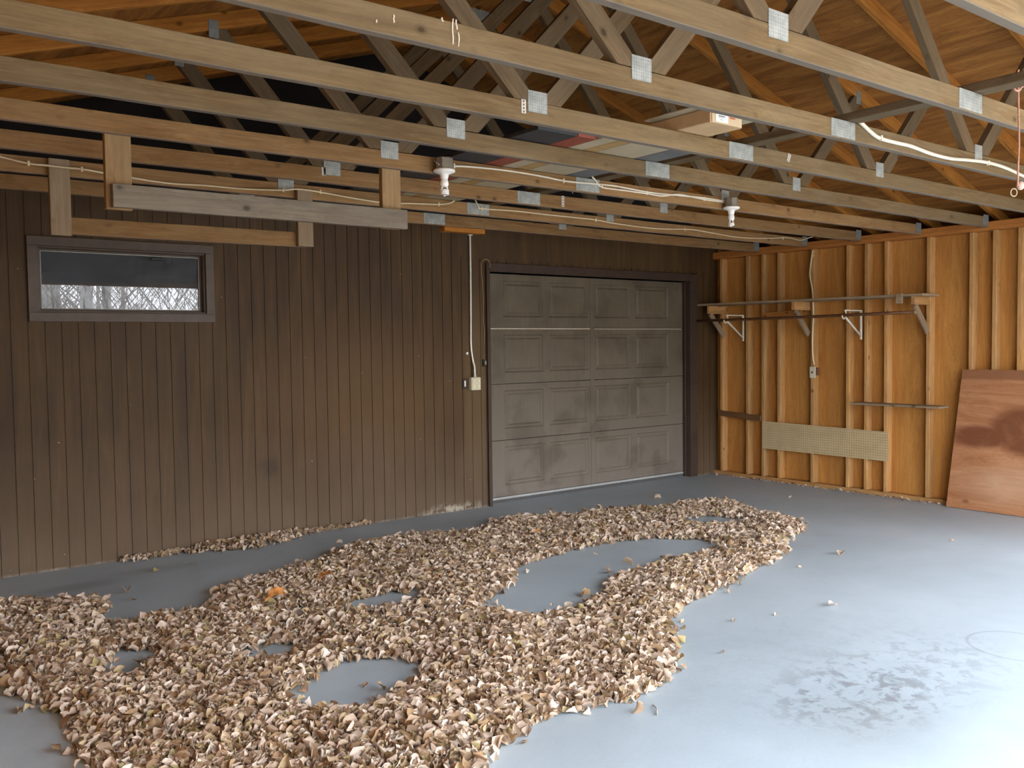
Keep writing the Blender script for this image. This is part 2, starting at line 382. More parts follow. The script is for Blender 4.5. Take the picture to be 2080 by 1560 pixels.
def glassm():
    m = NB('window_glass', 0.02, 0.5); t = m.t
    out = t.nodes['Material Output']; t.nodes.remove(m.b)
    gl = m.n('ShaderNodeBsdfGlossy'); gl.inputs['Roughness'].default_value = 0.004; gl.inputs['Color'].default_value = (0.97, 0.98, 1, 1)
    tr = m.n('ShaderNodeBsdfTransparent'); tr.inputs[0].default_value = (0.8, 0.82, 0.84, 1)
    df = m.n('ShaderNodeBsdfDiffuse'); df.inputs[0].default_value = (0.25, 0.25, 0.25, 1)
    fr = m.n('ShaderNodeFresnel'); fr.inputs['IOR'].default_value = 1.52
    co = m.coord(); dust = m.ramp(m.noise(co, 9, 5, 0.7), [(0.4, 0.05), (0.75, 0.25)])
    mx = m.n('ShaderNodeMixShader'); m.l(dust, mx.inputs[0]); m.l(tr.outputs[0], mx.inputs[1]); m.l(df.outputs[0], mx.inputs[2])
    my = m.n('ShaderNodeMixShader'); m.l(fr.outputs[0], my.inputs[0]); m.l(mx.outputs[0], my.inputs[1]); m.l(gl.outputs[0], my.inputs[2])
    m.l(my.outputs[0], out.inputs[0]); return m.m
GLASS = glassm()
def floorm():
    m = NB('grey_concrete', 0.5, 0.35); co = m.coord()
    n = m.noise(co, 0.8, 5, 0.6, 0.4); n2 = m.noise(co, 60, 4, 0.7); n3 = m.noise(co, 4.5, 5, 0.65, 0.3)
    c = m.ramp(n, [(0.3, (0.335, 0.405, 0.455)), (0.7, (0.44, 0.52, 0.58))])
    c = m.mix(m.math('MULTIPLY', m.ramp(n2, [(0.35, 0), (0.75, 1)]), 0.18), c, (0.58, 0.62, 0.65))
    c = m.mix(m.math('MULTIPLY', m.ramp(n3, [(0.55, 0), (0.75, 1)]), 0.22), c, (0.32, 0.35, 0.37))
    # oil and damp stains where the car stood
    spots = m.ramp(m.noise(co, 7.5, 5, 0.7, 0.6), [(0.50, 0), (0.60, 1)])
    sp2 = m.ramp(m.noise(co, 14, 3, 0.6, 0.3), [(0.56, 0), (0.64, 1)])
    for cc, rr, am, col in (((-4.62, -4.62, 0), (0.6, 0.42, 1), 0.5, (0.13, 0.14, 0.15)), ((-4.2, -4.6, 0), (0.95, 0.5, 1), 0.3, (0.15, 0.16, 0.17)),
                            ((-4.3, -4.2, 0), (1.4, 0.8, 1), 0.09, (0.16, 0.17, 0.18))):
        c = m.mix(m.math('MULTIPLY', m.math('MULTIPLY', m.blob(co, cc, rr, 0.7), m.math('MAXIMUM', spots, sp2)), am), c, col)
    c = m.mix(m.math('MULTIPLY', m.blob(co, (-4.8, -4.85, 0), (0.7, 0.45, 1), 0.9), 0.28), c, (0.17, 0.175, 0.16))
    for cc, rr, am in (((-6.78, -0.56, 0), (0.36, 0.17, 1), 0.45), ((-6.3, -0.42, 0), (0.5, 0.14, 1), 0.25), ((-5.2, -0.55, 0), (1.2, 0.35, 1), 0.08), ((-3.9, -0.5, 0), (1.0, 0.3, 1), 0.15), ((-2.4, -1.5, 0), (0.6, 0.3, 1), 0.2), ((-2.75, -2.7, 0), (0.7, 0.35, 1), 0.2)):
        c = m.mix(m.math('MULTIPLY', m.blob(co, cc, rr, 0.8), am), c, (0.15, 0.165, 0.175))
    # faint tyre arc
    L = m.n('ShaderNodeVectorMath', operation='DISTANCE'); m.l(co, L.inputs[0]); L.inputs[1].default_value = (-3.45, -4.76, 0)
    ring = m.math('LESS_THAN', m.math('ABSOLUTE', m.math('SUBTRACT', L.outputs['Value'], 0.22)), 0.008)
    c = m.mix(m.math('MULTIPLY', ring, 0.3), c, (0.16, 0.17, 0.18))
    m.bump(n2, 0.12, 0.002)
    return m.out(c)
FLOORM = floorm()
def leafm(name, stops):
    m = NB(name, 0.75, 0.25)
    r = m.n('ShaderNodeNewGeometry').outputs['Random Per Island']; r2 = m.rnd()
    f = m.math('FRACT', m.math('ADD', r, m.math('MULTIPLY', r2, 7.31)))
    c = m.ramp(f, stops, 'CONSTANT')
    co = m.coord(); c = m.mix(m.math('MULTIPLY', m.ramp(m.noise(co, 60, 3), [(0.4, 0), (0.7, 1)]), 0.25), c, (0.2, 0.12, 0.06))
    tl = m.n('ShaderNodeBsdfTranslucent'); m.l(c, tl.inputs[0])
    mx = m.n('ShaderNodeMixShader'); mx.inputs[0].default_value = 0.12
    m.l(c, m.b.inputs['Base Color']); m.l(m.b.outputs[0], mx.inputs[1]); m.l(tl.outputs[0], mx.inputs[2]); m.l(mx.outputs[0], m.t.nodes['Material Output'].inputs[0])
    return m.m
LEAF = leafm('dry_leaf', [(0.0, (0.55, 0.41, 0.29)), (0.12, (0.38, 0.25, 0.14)), (0.22, (0.64, 0.51, 0.40)), (0.38, (0.26, 0.16, 0.095)), (0.46, (0.52, 0.40, 0.24)),
                          (0.54, (0.70, 0.57, 0.47)), (0.68, (0.46, 0.35, 0.26)), (0.78, (0.58, 0.46, 0.37)), (0.90, (0.42, 0.34, 0.17)), (0.93, (0.80, 0.71, 0.61))])
LEAFO = leafm('orange_leaf', [(0.0, (0.62, 0.26, 0.07)), (0.5, (0.55, 0.24, 0.08))])
BARK = None
def barkm():
    m = NB('birch_bark', 0.8, 0.2); co = m.coord()
    n = m.noise(m.mapping(co, (6, 6, 1.2)), 1.0, 4, 0.6)
    return m.out(m.ramp(n, [(0.36, (0.13, 0.11, 0.1)), (0.42, (0.6, 0.57, 0.53)), (0.7, (0.88, 0.86, 0.82))]))
BARK = barkm()
TWIG = plain('grey_twigs', (0.36, 0.32, 0.27), 0.85, var=0.3)
GROUND = plain('leafy_ground', (0.30, 0.25, 0.19), 0.9, var=0.35, sc=3)

# ------------------------------------------------------------------ setting
XL, YF = -8.30, -7.0          # left wall, front wall
def struct(o): o['kind'] = 'structure'; return o
struct(box('floor', (XL-0.1, YF-0.6, -0.12), (0.12, 0.14, 0.0), FLOORM)); 
fl = bpy.data.objects['floor']
# keep the floor's texture in world units
fl.data.transform(Matrix.Translation(fl.location)); fl.location = (0, 0, 0)
struct(box('ground', (-40, -45, -0.3), (30, YF-0.6, -0.06), GROUND))
struct(box('ground', (0.12, YF-0.6, -0.3), (30, 20, -0.06), GROUND))

# back wall: vertical grooved siding with openings
DX0, DX1, DZ = -3.14, -0.40, 2.17
WX0, WX1, WZ0, WZ1 = -6.862, -5.745, 1.752, 2.198
def siding():
    bm = bmesh.new(); g = 0.0032; dep = 0.006; x = XL; segs = []
    xs = []; k0 = -13
    pos = [-7.034+0.1025*i for i in range(k0, 70)]
    pos = [p for p in pos if XL+0.02 < p < -0.02]
    cur = XL
    for p in pos: segs.append((cur, p-g, 0)); segs.append((p-g, p+g, dep)); cur = p+g
    segs.append((cur, 0.0, 0))
    cuts = sorted({DX0, DX1, WX0, WX1})
    fine = []
    for a, b, d in segs:
        pts = [a]+[c for c in cuts if a < c < b]+[b]
        for u, v in zip(pts[:-1], pts[1:]): fine.append((u, v, d))
    TOP = 2.62
    def quad(a, b, c, d): bm.faces.new([bm.verts.new(q) for q in (a, b, c, d)])
    pd = None
    for a, b, d in fine:
        mid = (a+b)/2
        if DX0 < mid < DX1: rs = [(DZ, TOP)]
        elif WX0 < mid < WX1: rs = [(0, WZ0), (WZ1, TOP)]
        else: rs = [(0, TOP)]
        if d and mid > -3.45:      # plain strip of siding above the horizontal seam
            quad((a, 0, 2.285), (b, 0, 2.285), (b, 0, TOP), (a, 0, TOP)); quad((a, 0, 2.285), (b, 0, 2.285), (b, d, 2.285), (a, d, 2.285))
            rs = [(p_, min(q_, 2.285)) for p_, q_ in rs if p_ < 2.285]
        for z0, z1 in rs:
            quad((a, d, z0), (b, d, z0), (b, d, z1), (a, d, z1))
            if pd is not None and pd != d: quad((a, pd, z0), (a, d, z0), (a, d, z1), (a, pd, z1))
        pd = d
    # body of the wall behind the siding, around the two openings
    for x0, x1, z0, z1 in ((XL, WX0, 0, TOP), (WX0, WX1, 0, WZ0), (WX0, WX1, WZ1, TOP), (WX1, DX0, 0, TOP), (DX0, DX1, DZ, TOP), (DX1, 0.1, 0, TOP)):
        addbox(bm, (x0, 0.0065, z0), (x1, 0.13, z1))
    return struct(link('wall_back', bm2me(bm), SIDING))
siding()
struct(box('wall_back', (XL-0.1, 0.02, 2.62), (0.5, 0.1, 4.4), GABLE_DARK))  # near-black gable; its poor light is put into the colour
# left and front walls (behind and beside the camera)
struct(box('wall_left', (XL-0.1, YF, 0), (XL, 0.13, 2.45), PLY_WALL))
struct(box('wall_front', (XL-0.1, YF-0.1, 0), (-7.55, YF, 2.42), PLY_WALL))
struct(box('wall_front', (-0.6, YF-0.1, 0), (0.1, YF, 2.42), PLY_WALL))
struct(box('wall_front', (XL-0.1, YF-0.1, 2.42), (0.1, YF, 2.62), PLY_WALL))

# right wall: sheathing, studs, plates
wr = empty('wall_right', (0.045, -3.4, 0)); struct(wr)
me_s = box('sheathing', (0.089, -4.6, -0.001), (0.103, 0.0094, 2.51), PLY_WALL, wr)
board('sill_plate', (0.0445, -4.6, 0.019), (0.0445, 0, 0.019), 0.038, 0.089, W_STUD, wr)
board('top_plate', (0.0445, YF, 2.449), (0.0445, 0, 2.449), 0.038, 0.089, W_PLATE, wr)
board('top_plate', (0.0445, YF, 2.4875), (0.0445, 0, 2.4875), 0.038, 0.089, W_PLATE, wr)
studs = [-0.10, -0.456, -0.661, -0.864, -1.269, -1.670, -1.865, -2.070, -2.481, -2.865, -3.062, -3.267, -3.67, -4.07, -4.47, -4.58]
for y in studs:
    board('stud', (0.0445, y-0.019, 0.039), (0.0445, y-0.019, 2.4295), 0.089, 0.038, W_STUD, wr, up=(1, 0, 0), bev=0.004)

# roof deck on both slopes
XM, ZP, SL = -4.10, 3.90, 0.317
def zr(x): return ZP - SL*abs(x-XM)      # underside of the top chords
def roof(side):
    bm = bmesh.new(); ca = math.cos(math.atan(SL)); off = 0.089/ca+0.001
    x0, x1 = (XM, 0.75) if side > 0 else (XM, -8.95)
    vs_ = []
    for (x, y, dz) in [(x0, YF-0.7, 0), (x1, YF-0.7, 0), (x1, 0.45, 0), (x0, 0.45, 0), (x0, YF-0.7, 0.016), (x1, YF-0.7, 0.016), (x1, 0.45, 0.016), (x0, 0.45, 0.016)]:
        vs_.append(bm.verts.new((x, y, zr(x)+off+dz)))
    for f in ((0, 1, 2, 3), (7, 6, 5, 4), (0, 4, 5, 1), (1, 5, 6, 2), (2, 6, 7, 3), (3, 7, 4, 0)): bm.faces.new([vs_[i] for i in f])
    bmesh.ops.recalc_face_normals(bm, faces=bm.faces)
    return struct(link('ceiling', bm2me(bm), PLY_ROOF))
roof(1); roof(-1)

# window in the brown wall
wn = empty('window_1', ((WX0+WX1)/2, 0.0, WZ0)); struct(wn)
def ring_boards(names, x0, x1, z0, z1, wd, y0, y1, mat, parent, out=True):
    """four pieces round the rectangle, width wd outwards (or inwards)"""
    s = wd if out else -wd
    for nm, lo, hi in ((names[0], (x0-s, y0, z1), (x1+s, y1, z1+s)), (names[1], (x0-s, y0, z0-s), (x1+s, y1, z0)), (names[2], (x0-s, y0, z0), (x0, y1, z1)), (names[2], (x1, y0, z0), (x1+s, y1, z1))):
        a = [min(lo[i], hi[i]) for i in range(3)]; b = [max(lo[i], hi[i]) for i in range(3)]
        box(nm, a, b, mat, parent, 0.002)
ring_boards(('head_casing', 'sill_casing', 'side_casing'), WX0, WX1, WZ0, WZ1, 0.062, -0.022, -0.001, WTRIM, wn)
ring_boards(('jamb', 'jamb', 'jamb'), WX0+0.012, WX1-0.012, WZ0+0.012, WZ1-0.012, 0.0115, -0.001, 0.125, WTRIM, wn)
ring_boards(('sash', 'sash', 'sash'), WX0+0.0265, WX1-0.0265, WZ0+0.0265, WZ1-0.0265, 0.0135, 0.045, 0.085, WTRIM, wn)
ring_boards(('glazing_bead', 'glazing_bead', 'glazing_bead'), WX0+0.031, WX1-0.031, WZ0+0.031, WZ1-0.031, 0.0045, 0.050, 0.062, STRAP, wn)
box('glass', (WX0+0.0265, 0.064, WZ0+0.0265), (WX1-0.0265, 0.068, WZ1-0.0265), GLASS, wn)
box('latch', (-6.12, 0.03, WZ1-0.062), (-6.04, 0.05, WZ1-0.04), BLACK, wn, 0.004)
# dark room behind the window
bm = bmesh.new(); addbox(bm, (-9.2, 0.1305, -0.05), (0.75, 4.5, 4.6))
bmesh.ops.delete(bm, geom=[f for f in bm.faces if sum((v.co.y for v in f.verts))/4 < 0.2], context='FACES')
struct(link('wall_house', bm2me(bm), plain('dim_room_wall', (0.05, 0.05, 0.052), 0.9)))
# unseen fascia and soffit, added to keep light out at the eaves
for x0, x1 in ((0.70, 0.74), (-8.94, -8.90)):
    struct(box('trim_2', (x0, YF-0.7, 2.30), (x1, 0.14, 2.56), TRIM))
struct(box('trim_3', (0.104, YF-0.1, 2.30), (0.70, 0.14, 2.312), TRIM)); struct(box('trim_3', (-8.90, YF-0.1, 2.30), (XL-0.101, 0.14, 2.312), TRIM))
struct(box('wall_right', (0.104, -4.6, -0.06), (0.118, 0.13, 2.30), PLY_WALL)); struct(box('wall_right', (0.104, YF, 2.12), (0.118, -4.6, 2.30), PLY_WALL)); struct(box('wall_right', (0.0, YF, -0.001), (0.118, -6.88, 2.4295), PLY_WALL)); struct(box('wall_right', (0.0, -6.88, 2.12), (0.089, -4.6, 2.4295), PLY_WALL))  # gap beyond the studs is an assumed bay, added to brighten the floor

# garage door
gd = empty('door_1', ((DX0+DX1)/2, 0.09, 0)); struct(gd)
cols = [(-2.905, -2.425), (-2.345, -1.830), (-1.735, -1.232), (-1.147, -0.640)]
secs = [(0.052, 0.590), (0.590, 1.125), (1.125, 1.655), (1.655, 2.165)]
for si, (z0, z1) in enumerate(secs):
    bm = bmesh.new(); zb0, zb1 = z0+0.003, z1-0.003; yf, yb = 0.09, 0.128
    xs = sorted([DX0+0.004]+[v for c in cols for v in c]+[DX1-0.004]); 
    pz0, pz1 = z0+0.105, z1-0.062; zs = [zb0, pz0, pz1, zb1]
    for i in range(len(xs)-1):
        for j in range(3):
            inside = (j == 1 and any(abs(xs[i]-c[0]) < 1e-6 for c in cols))
            x0, x1, a, b = xs[i], xs[i+1], zs[j], zs[j+1]
            if not inside:
                bm.faces.new([bm.verts.new(q) for q in ((x0, yf, a), (x1, yf, a), (x1, yf, b), (x0, yf, b))])
            else:   # stamped panel: sloped rim in, flat raised field
                rings = [(0, 0), (0.012, 0.012), (0.030, 0.013), (0.048, 0.002)]
                R = [[bm.verts.new(q) for q in ((x0+s, yf+d, a+s), (x1-s, yf+d, a+s), (x1-s, yf+d, b-s), (x0+s, yf+d, b-s))] for s, d in rings]
                for A, B in zip(R[:-1], R[1:]):
                    for k in range(4): bm.faces.new((A[k], A[(k+1) % 4], B[(k+1) % 4], B[k]))
                bm.faces.new(R[-1])
    bmesh.ops.remove_doubles(bm, verts=bm.verts, dist=1e-5)
    addbox(bm, (xs[0], yf+0.02, zb0), (xs[-1], yb, zb1))
    # edge returns
    for z in (zb0, zb1):
        bm.faces.new([bm.verts.new(q) for q in ((xs[0], yf, z), (xs[-1], yf, z), (xs[-1], yf+0.02, z), (xs[0], yf+0.02, z))])
    bmesh.ops.recalc_face_normals(bm, faces=bm.faces)
    link('door_section', bm2me(bm), DOORM, gd)
box('centre_stile', (-1.806, 0.0845, 0.06), (-1.755, 0.0895, 2.16), DOORM, gd, 0.002)
bt = plain('pale_bare_strip', (0.52, 0.45, 0.36), 0.7, var=0.15)
tag(box('seam_strip', (DX0+0.02, 0.080, 1.643), (-1.81, 0.0895, 1.655), bt, gd, 0.002), 'pale bare strip along the upper door seam')
tag(box('seam_strip', (-1.75, 0.082, 1.644), (DX1-0.03, 0.0895, 1.652), bt, gd, 0.002), 'pale bare strip along the upper door seam')
box('weather_strip', (DX0+0.01, 0.082, 0.03), (DX1-0.01, 0.12, 0.05), plain('grey_rubber_strip', (0.42, 0.44, 0.44), 0.6), gd)
box('bottom_seal', (DX0+0.01, 0.088, 0.001), (DX1-0.01, 0.118, 0.03), plain('dark_rubber', (0.1, 0.1, 0.1), 0.7), gd)
# jambs, head and casing
tf = empty('trim_1', ((DX0+DX1)/2, 0, 0)); struct(tf)
box('jamb', (DX1-0.003, -0.019, 0.001), (DX1+0.03, 0.145, DZ), TRIM, tf, 0.002)
box('jamb', (DX0-0.03, -0.019, 0.001), (DX0+0.003, 0.145, DZ), TRIM, tf, 0.002)
box('head_jamb', (DX0-0.03, -0.019, DZ), (DX1+0.03, 0.145, DZ+0.025), TRIM, tf, 0.002)
box('casing', (DX1+0.008, -0.028, 0.001), (DX1+0.108, -0.0195, DZ+0.08), TRIM, tf, 0.003)
box('casing', (DX0-0.042, -0.028, 0.001), (DX0-0.008, -0.0195, DZ+0.08), TRIM, tf, 0.003)
box('head_casing', (DX0-0.008, -0.028, DZ+0.01), (DX1+0.008, -0.0195, DZ+0.082), TRIM, tf, 0.003)
box('door_stop', (DX1-0.018, 0.045, 0.001), (DX1-0.0035, 0.075, DZ), TRIM, tf, 0.002)

# ------------------------------------------------------------------ trusses
S0, SP = 0.641, 0.59705
CZ0, CZ1 = 2.456, 2.545
def ty(k): return -S0-SP*k         # front face of truss k
P1, P2, P3 = [-5.655, -5.63, -5.60, -5.555, -5.527, -5.50, -5.47, -5.435, -5.41, -5.4, -5.4], -4.12, -2.76
JL, JR = -5.49, -2.76
QL, QR = -6.28, -2.02
tl = {0: 'roof truss closest to the brown back wall, just above the garage door',
      1: 'second roof truss from the brown wall, long cream cable stapled along it',
      2: 'third roof truss out from the brown wall, a bare chord with a pale chalk mark',
      3: 'fourth roof truss out from the brown wall, carrying the two white lamp holders',
      4: 'fifth roof truss from the brown wall, next in front of the lamps',
      5: 'sixth roof truss from the brown wall, pale chord under the cardboard box',
      6: 'seventh roof truss from the brown wall, streaked with white drips',
      7: 'eighth roof truss from the brown wall, crossing the top right of the photo',
      8: 'roof truss cutting the top right corner of the photo, nearest one in view',
      9: 'second roof truss in from the open front of the garage',
      10: 'roof truss right behind the open front of the garage'}
def gusset(cx, cz, wd, ht, y, parent, mat=None, nm='nail_plate'):
    o = box(nm, (cx-wd/2, y-0.003, cz-ht/2), (cx+wd/2, y+0.0005, cz+ht/2), mat or GALV, parent, 0.0008)
    return o
for k in range(11):
    yf = ty(k); yc = yf+0.019
    t = empty('roof_truss', (XM, yc, CZ0), tl[k], 'roof truss', 'roof trusses overhead')
    warm = k < 4
    cm = W_WARM if warm else W_CHORD
    zc = (CZ0+CZ1)/2
    # lower chord in two lengths joined under the middle plate
    board('bottom_chord', (-8.25, yc, zc), (P2, yc, zc), 0.089, 0.038, cm, t, wob=0.0015)
    board('bottom_chord', (P2+0.001, yc, zc), (-0.004, yc, zc), 0.089, 0.038, cm, t, wob=0.0015)
    a = math.atan(SL); h = 0.0445/math.cos(a)
    g = 0.0
    board('top_chord', (XM-0.001, yc, ZP+h), (0.55, yc, zr(0.55)+h), 0.089, 0.038, W_RAFT, t, cut=(SL, 0))
    board('top_chord', (XM+0.001, yc, ZP+h), (-8.7, yc, zr(-8.7)+h), 0.089, 0.038, W_RAFT, t, cut=(SL, 0))
    zb = CZ1+0.002
    wd = 0.089
    def web(x0, z0, x1, z1, nm='web'):
        X = Vector((x1-x0, 0, z1-z0)).normalized()
        ang = X.z/abs(X.x); 
        # bottom cut horizontal, top cut along the slope
        L = board(nm, (x0, yc, z0), (x1, yc, z1), wd, 0.036, W_WEB, t, up=(0, 0, 1), bev=0.002, cut=(-abs(X.z/X.x)**-1*0 , 0))
        return L
    def webpoly(xb, xt, s):
        """web with its feet cut flat on the chord and its head cut to the slope; s = +1 leans right going up"""
        zt0 = zr(xt)-0.002; hx = wd/2/math.sin(math.atan2(zt0-zb, abs(xt-xb)))
        pts = [(xb-hx, zb), (xb+hx, zb)]
        d = (xt-xb)/(zt0-zb)
        def top(x0):   # intersect web edge with the slope
            z = zt0
            for _ in range(6): z = zr(x0+d*(z-zb))-0.002
            return (x0+d*(z-zb), z)
        A = top(xb+hx); B = top(xb-hx)
        pts += [A, B]
        c = Vector((xb, yc, zb)); X = Vector((d, 0, 1)).normalized(); Z = Vector((0, 1, 0)).cross(X)*-1; Y = Z.cross(X)
        M = Matrix(((X.x, Y.x, Z.x, c.x), (X.y, Y.y, Z.y, c.y), (X.z, Y.z, Z.z, c.z), (0, 0, 0, 1))); Mi = M.inverted()
        bm = bmesh.new(); f = [bm.verts.new(Mi @ Vector((x, yc-0.019, z))) for x, z in pts]; b = [bm.verts.new(Mi @ Vector((x, yc+0.019, z))) for x, z in pts]
        bm.faces.new(f); bm.faces.new(b[::-1])
        for i in range(4): bm.faces.new((f[i], b[i], b[(i+1) % 4], f[(i+1) % 4]))
        bmesh.ops.recalc_face_normals(bm, faces=bm.faces)
        link('web', bm2me(bm), W_WEB, t, M)
    p1 = P1[k]; p3 = -2.79 + 0.006*k
    webpoly(p1+0.075, XM-0.07, 1); webpoly(p1-0.06, QL+0.02, -1)
    webpoly(p3-0.075, XM+0.07, -1); webpoly(p3+0.06, QR, 1)
    gusset(p1, 2.548, 0.108, 0.092, yf, t); gusset(-4.13+0.004*k, 2.503, 0.20, 0.082, yf, t); gusset(p3+0.0, 2.552, 0.085, 0.088, yf, t)
    gusset(XM, ZP-0.0, 0.20, 0.13, yf, t)
    for q in (QL, QR): gusset(q, zr(q)+0.005, 0.055, 0.095, yf, t, HANGER)
    gusset(-0.055, 2.515, 0.088, 0.088, yf, t, HANGER, 'hanger_bracket')
    if k == 2:
        m_ = tube('chalk_mark', [P(1159, 380, 1, yf-0.001), P(1163, 377, 1, yf-0.001), P(1166, 382, 1, yf-0.001), P(1162, 389, 1, yf-0.001), P(1164, 393, 1, yf-0.001)], 0.0016, CHALK, t, 5)
    if k == 6:
        for x, a_, b_ in ((919, 38, 90), (927, 40, 60), (931, 66, 94), (898, 36, 44), (799, 30, 46), (765, 40, 46)):
            pts = [P(x+random.uniform(-1.2, 1.2), a_+(b_-a_)*i/4, 1, yf-0.001) for i in range(5)]
            tube('white_drip', pts, [0.003, 0.0025, 0.0035, 0.003, 0.0035]+[0.003]*20 if False else 0.003, CHALK, t, 5, sm=3)
# block of lumber hanging under the wall truss
a = P(830, 458, 1, -0.05); b = P(893, 468, 1, -0.05)
o = board('lumber_block', (-4.02, ty(0)+0.06, 2.436), (-3.62, ty(0)+0.06, 2.436), 0.038, 0.08, W_RAFT); tag(o, 'short orange lumber block tucked under the truss above the brown wall', 'lumber block')

# long flat braces lying on the lower chords
o = board('lateral_brace', (-4.05, -6.7, CZ1+0.0205), (-3.98, -0.7, CZ1+0.0205), 0.038, 0.10, W_WEB, up=(0, 0, 1)); tag(o, 'long flat brace board lying across the lower truss chords near mid span', 'brace board')

# boards stored on the chords
ZB = CZ1+0.003
def stored(nm, x0, x1, y0, y1, th, mat, label, z=ZB):
    o = box(nm, (x0, y0, z), (x1, y1, z+th), mat, None, 0.002); return tag(o, label, 'board', 'boards stored on the trusses')
stored('painted_board', -5.19, -4.93, -3.25, -0.75, 0.02, NAVY, 'dark slate board stored on the chords, left of the red one')
stored('painted_board', -4.925, -4.80, -3.25, -0.75, 0.02, REDP, 'red painted board stored on the truss chords')
stored('pale_board', -4.795, -4.69, -3.3, -0.75, 0.02, BEIGE, 'narrow pale board stored on the chords between red and ochre ones')
stored('ochre_board', -4.685, -4.60, -3.3, -1.0, 0.02, OCHRE, 'narrow ochre board stored on the chords beside the wide pale panel')
stored('beige_board', -4.595, -4.30, -3.40, -1.2, 0.02, BEIGE, 'wide pale beige panel stored on the truss chords')
stored('grey_board', -4.295, -4.12, -3.40, -2.4, 0.015, GREYB, 'dark grey panel edge stored on the chords next to the brace')
# cardboard box
cb = empty('cardboard_box', (-4.40, -3.50, ZB+0.02), 'long flat cardboard box with white label lying on the truss chords', 'box')
o = box('carton', (-4.60, -3.83, ZB+0.0005), (-4.36, -3.42, ZB+0.07), CARD, cb, 0.003)
box('end_flap', (-4.59, -3.834, ZB+0.002), (-4.37, -3.8305, ZB+0.067), CARDL, cb)
lb = box('shipping_label', (-4.565, -3.8365, ZB+0.008), (-4.475, -3.8345, ZB+0.062), PAPER, cb)
bm = bmesh.new()
for i, (u0, u1, v0, v1) in enumerate(((0.25, 0.7, 0.72, 0.75), (0.2, 0.75, 0.46, 0.53), (0.2, 0.6, 0.36, 0.39), (0.3, 0.6, 0.17, 0.2))):
    addbox(bm, (-4.565+0.09*u0, -3.8375, ZB+0.008+0.056*v0), (-4.565+0.09*u1, -3.8366, ZB+0.008+0.056*v1))
link('label_print', bm2me(bm), INK, lb)
box('red_print', (-4.46, -3.8355, ZB+0.034), (-4.42, -3.8345, ZB+0.041), REDINK, cb)
o = stored('thin_board', -4.66, -4.18, -3.95, -3.45, 0.008, BEIGE, 'thin pale panel resting on top of the cardboard box', ZB+0.0715)

# ------------------------------------------------------------------ hanging racks at the left
t = empty('hanging_rack', (-6.2, -2.39, 2.13), 'nearer hanging lumber rack with weathered grey cross board', 'lumber rack', 'lumber racks hung from the trusses')
y3 = ty(3)+0.038
board('upright', (-6.925, y3+0.0195, 2.125), (-6.925, y3+0.0195, 2.54), 0.112, 0.038, W_PALE, t, up=(1, 0, 0))
board('upright', (-5.523, y3+0.0195, 2.135), (-5.523, y3+0.0195, 2.54), 0.115, 0.038, W_PALE, t, up=(1, 0, 0))
tag(board('cross_board', (-6.962, y3-0.0195, 2.182), (-5.448, y3-0.0195, 2.186), 0.104, 0.038, W_GREY, t, wob=0.001), 'weathered grey cross board')
t = empty('hanging_rack', (-6.2, -1.25, 2.13), 'farther hanging lumber rack with tan cross board above the window', 'lumber rack', 'lumber racks hung from the trusses')
y1 = ty(1)
board('upright', (-6.952, y1-0.0195, 2.125), (-6.952, y1-0.0195, 2.54), 0.105, 0.037, W_SHELF, t, up=(1, 0, 0))
board('upright', (-5.517, y1-0.0195, 2.145), (-5.517, y1-0.0195, 2.515), 0.105, 0.037, W_SHELF, t, up=(1, 0, 0))
board('cross_board', (-6.98, y1+0.019, 2.185), (-5.49, y1+0.019, 2.192), 0.095, 0.037, W_WARM, t, wob=0.001)

# ------------------------------------------------------------------ wiring
def staple(p, d, parent, mat, r=0.005):
    """small strap over the cable at p; d = outward direction"""
    d = Vector(d)
    if abs(d.y) > 0.5: lo = (p.x-0.006, p.y-r*1.1-0.001, p.z-0.014); hi = (p.x+0.006, p.y+0.004, p.z+0.014)
    else: lo = (p.x-r-0.002, p.y-0.013, p.z-0.006); hi = (p.x+0.004, p.y+0.013, p.z+0.006)
    box('staple', lo, hi, mat, parent, 0.002)
def cable(label, pix, y, r, mat, staples=(), ax=1, extra0=(), extra1=(), group='cables along the trusses', name='electrical_cable'):
    pts = list(extra0)+[P(a, b, ax, y) for a, b in pix]+list(extra1)
    t = empty(name, pts[0], label, 'cable', group)
    tube('sheath', pts, r, mat, t, 8, org=pts[0])
    for s in staples: staple(P(s[0], s[1], ax, y), (0, -1, 0) if ax == 1 else (-1, 0, 0), t, mat, r)
    return t
ye = ty(1)-0.0065; yb = ty(1)-0.045
# left run passes over the far rack's uprights
pts = [P(-60, 300, 1, ye), P(0, 318, 1, ye), P(58, 332, 1, yb), P(95, 336, 1, yb), P(140, 341, 1, yb), P(170, 344, 1, yb+0.005)]
pts += [P(a, b, 1, ye) for a, b in ((215, 352), (268, 361), (340, 372), (420, 377), (500, 384))] + [P(575, 386, 1, yb), P(600, 384, 1, yb), P(630, 387, 1, yb)]
pts += [P(a, b, 1, ye) for a, b in ((660, 392), (720, 403), (782, 412), (830, 413), (890, 415), (915, 412), (926, 404))] + [P(930, 399, 1, ty(1)+0.02)]
t = empty('electrical_cable', pts[0], 'cream cable along the second truss, left length behind the racks', 'cable', 'cables along the trusses')
tube('sheath', pts, 0.0055, CABLE, t, 8, org=pts[0])
for s in ((58, 332), (166, 344)): staple(P(s[0], s[1], 1, yb), (0, -1, 0), t, CABLE)
for s in ((575, 386), (650, 390), (891, 415)): staple(P(s[0], s[1], 1, ye), (0, -1, 0), t, CABLE)
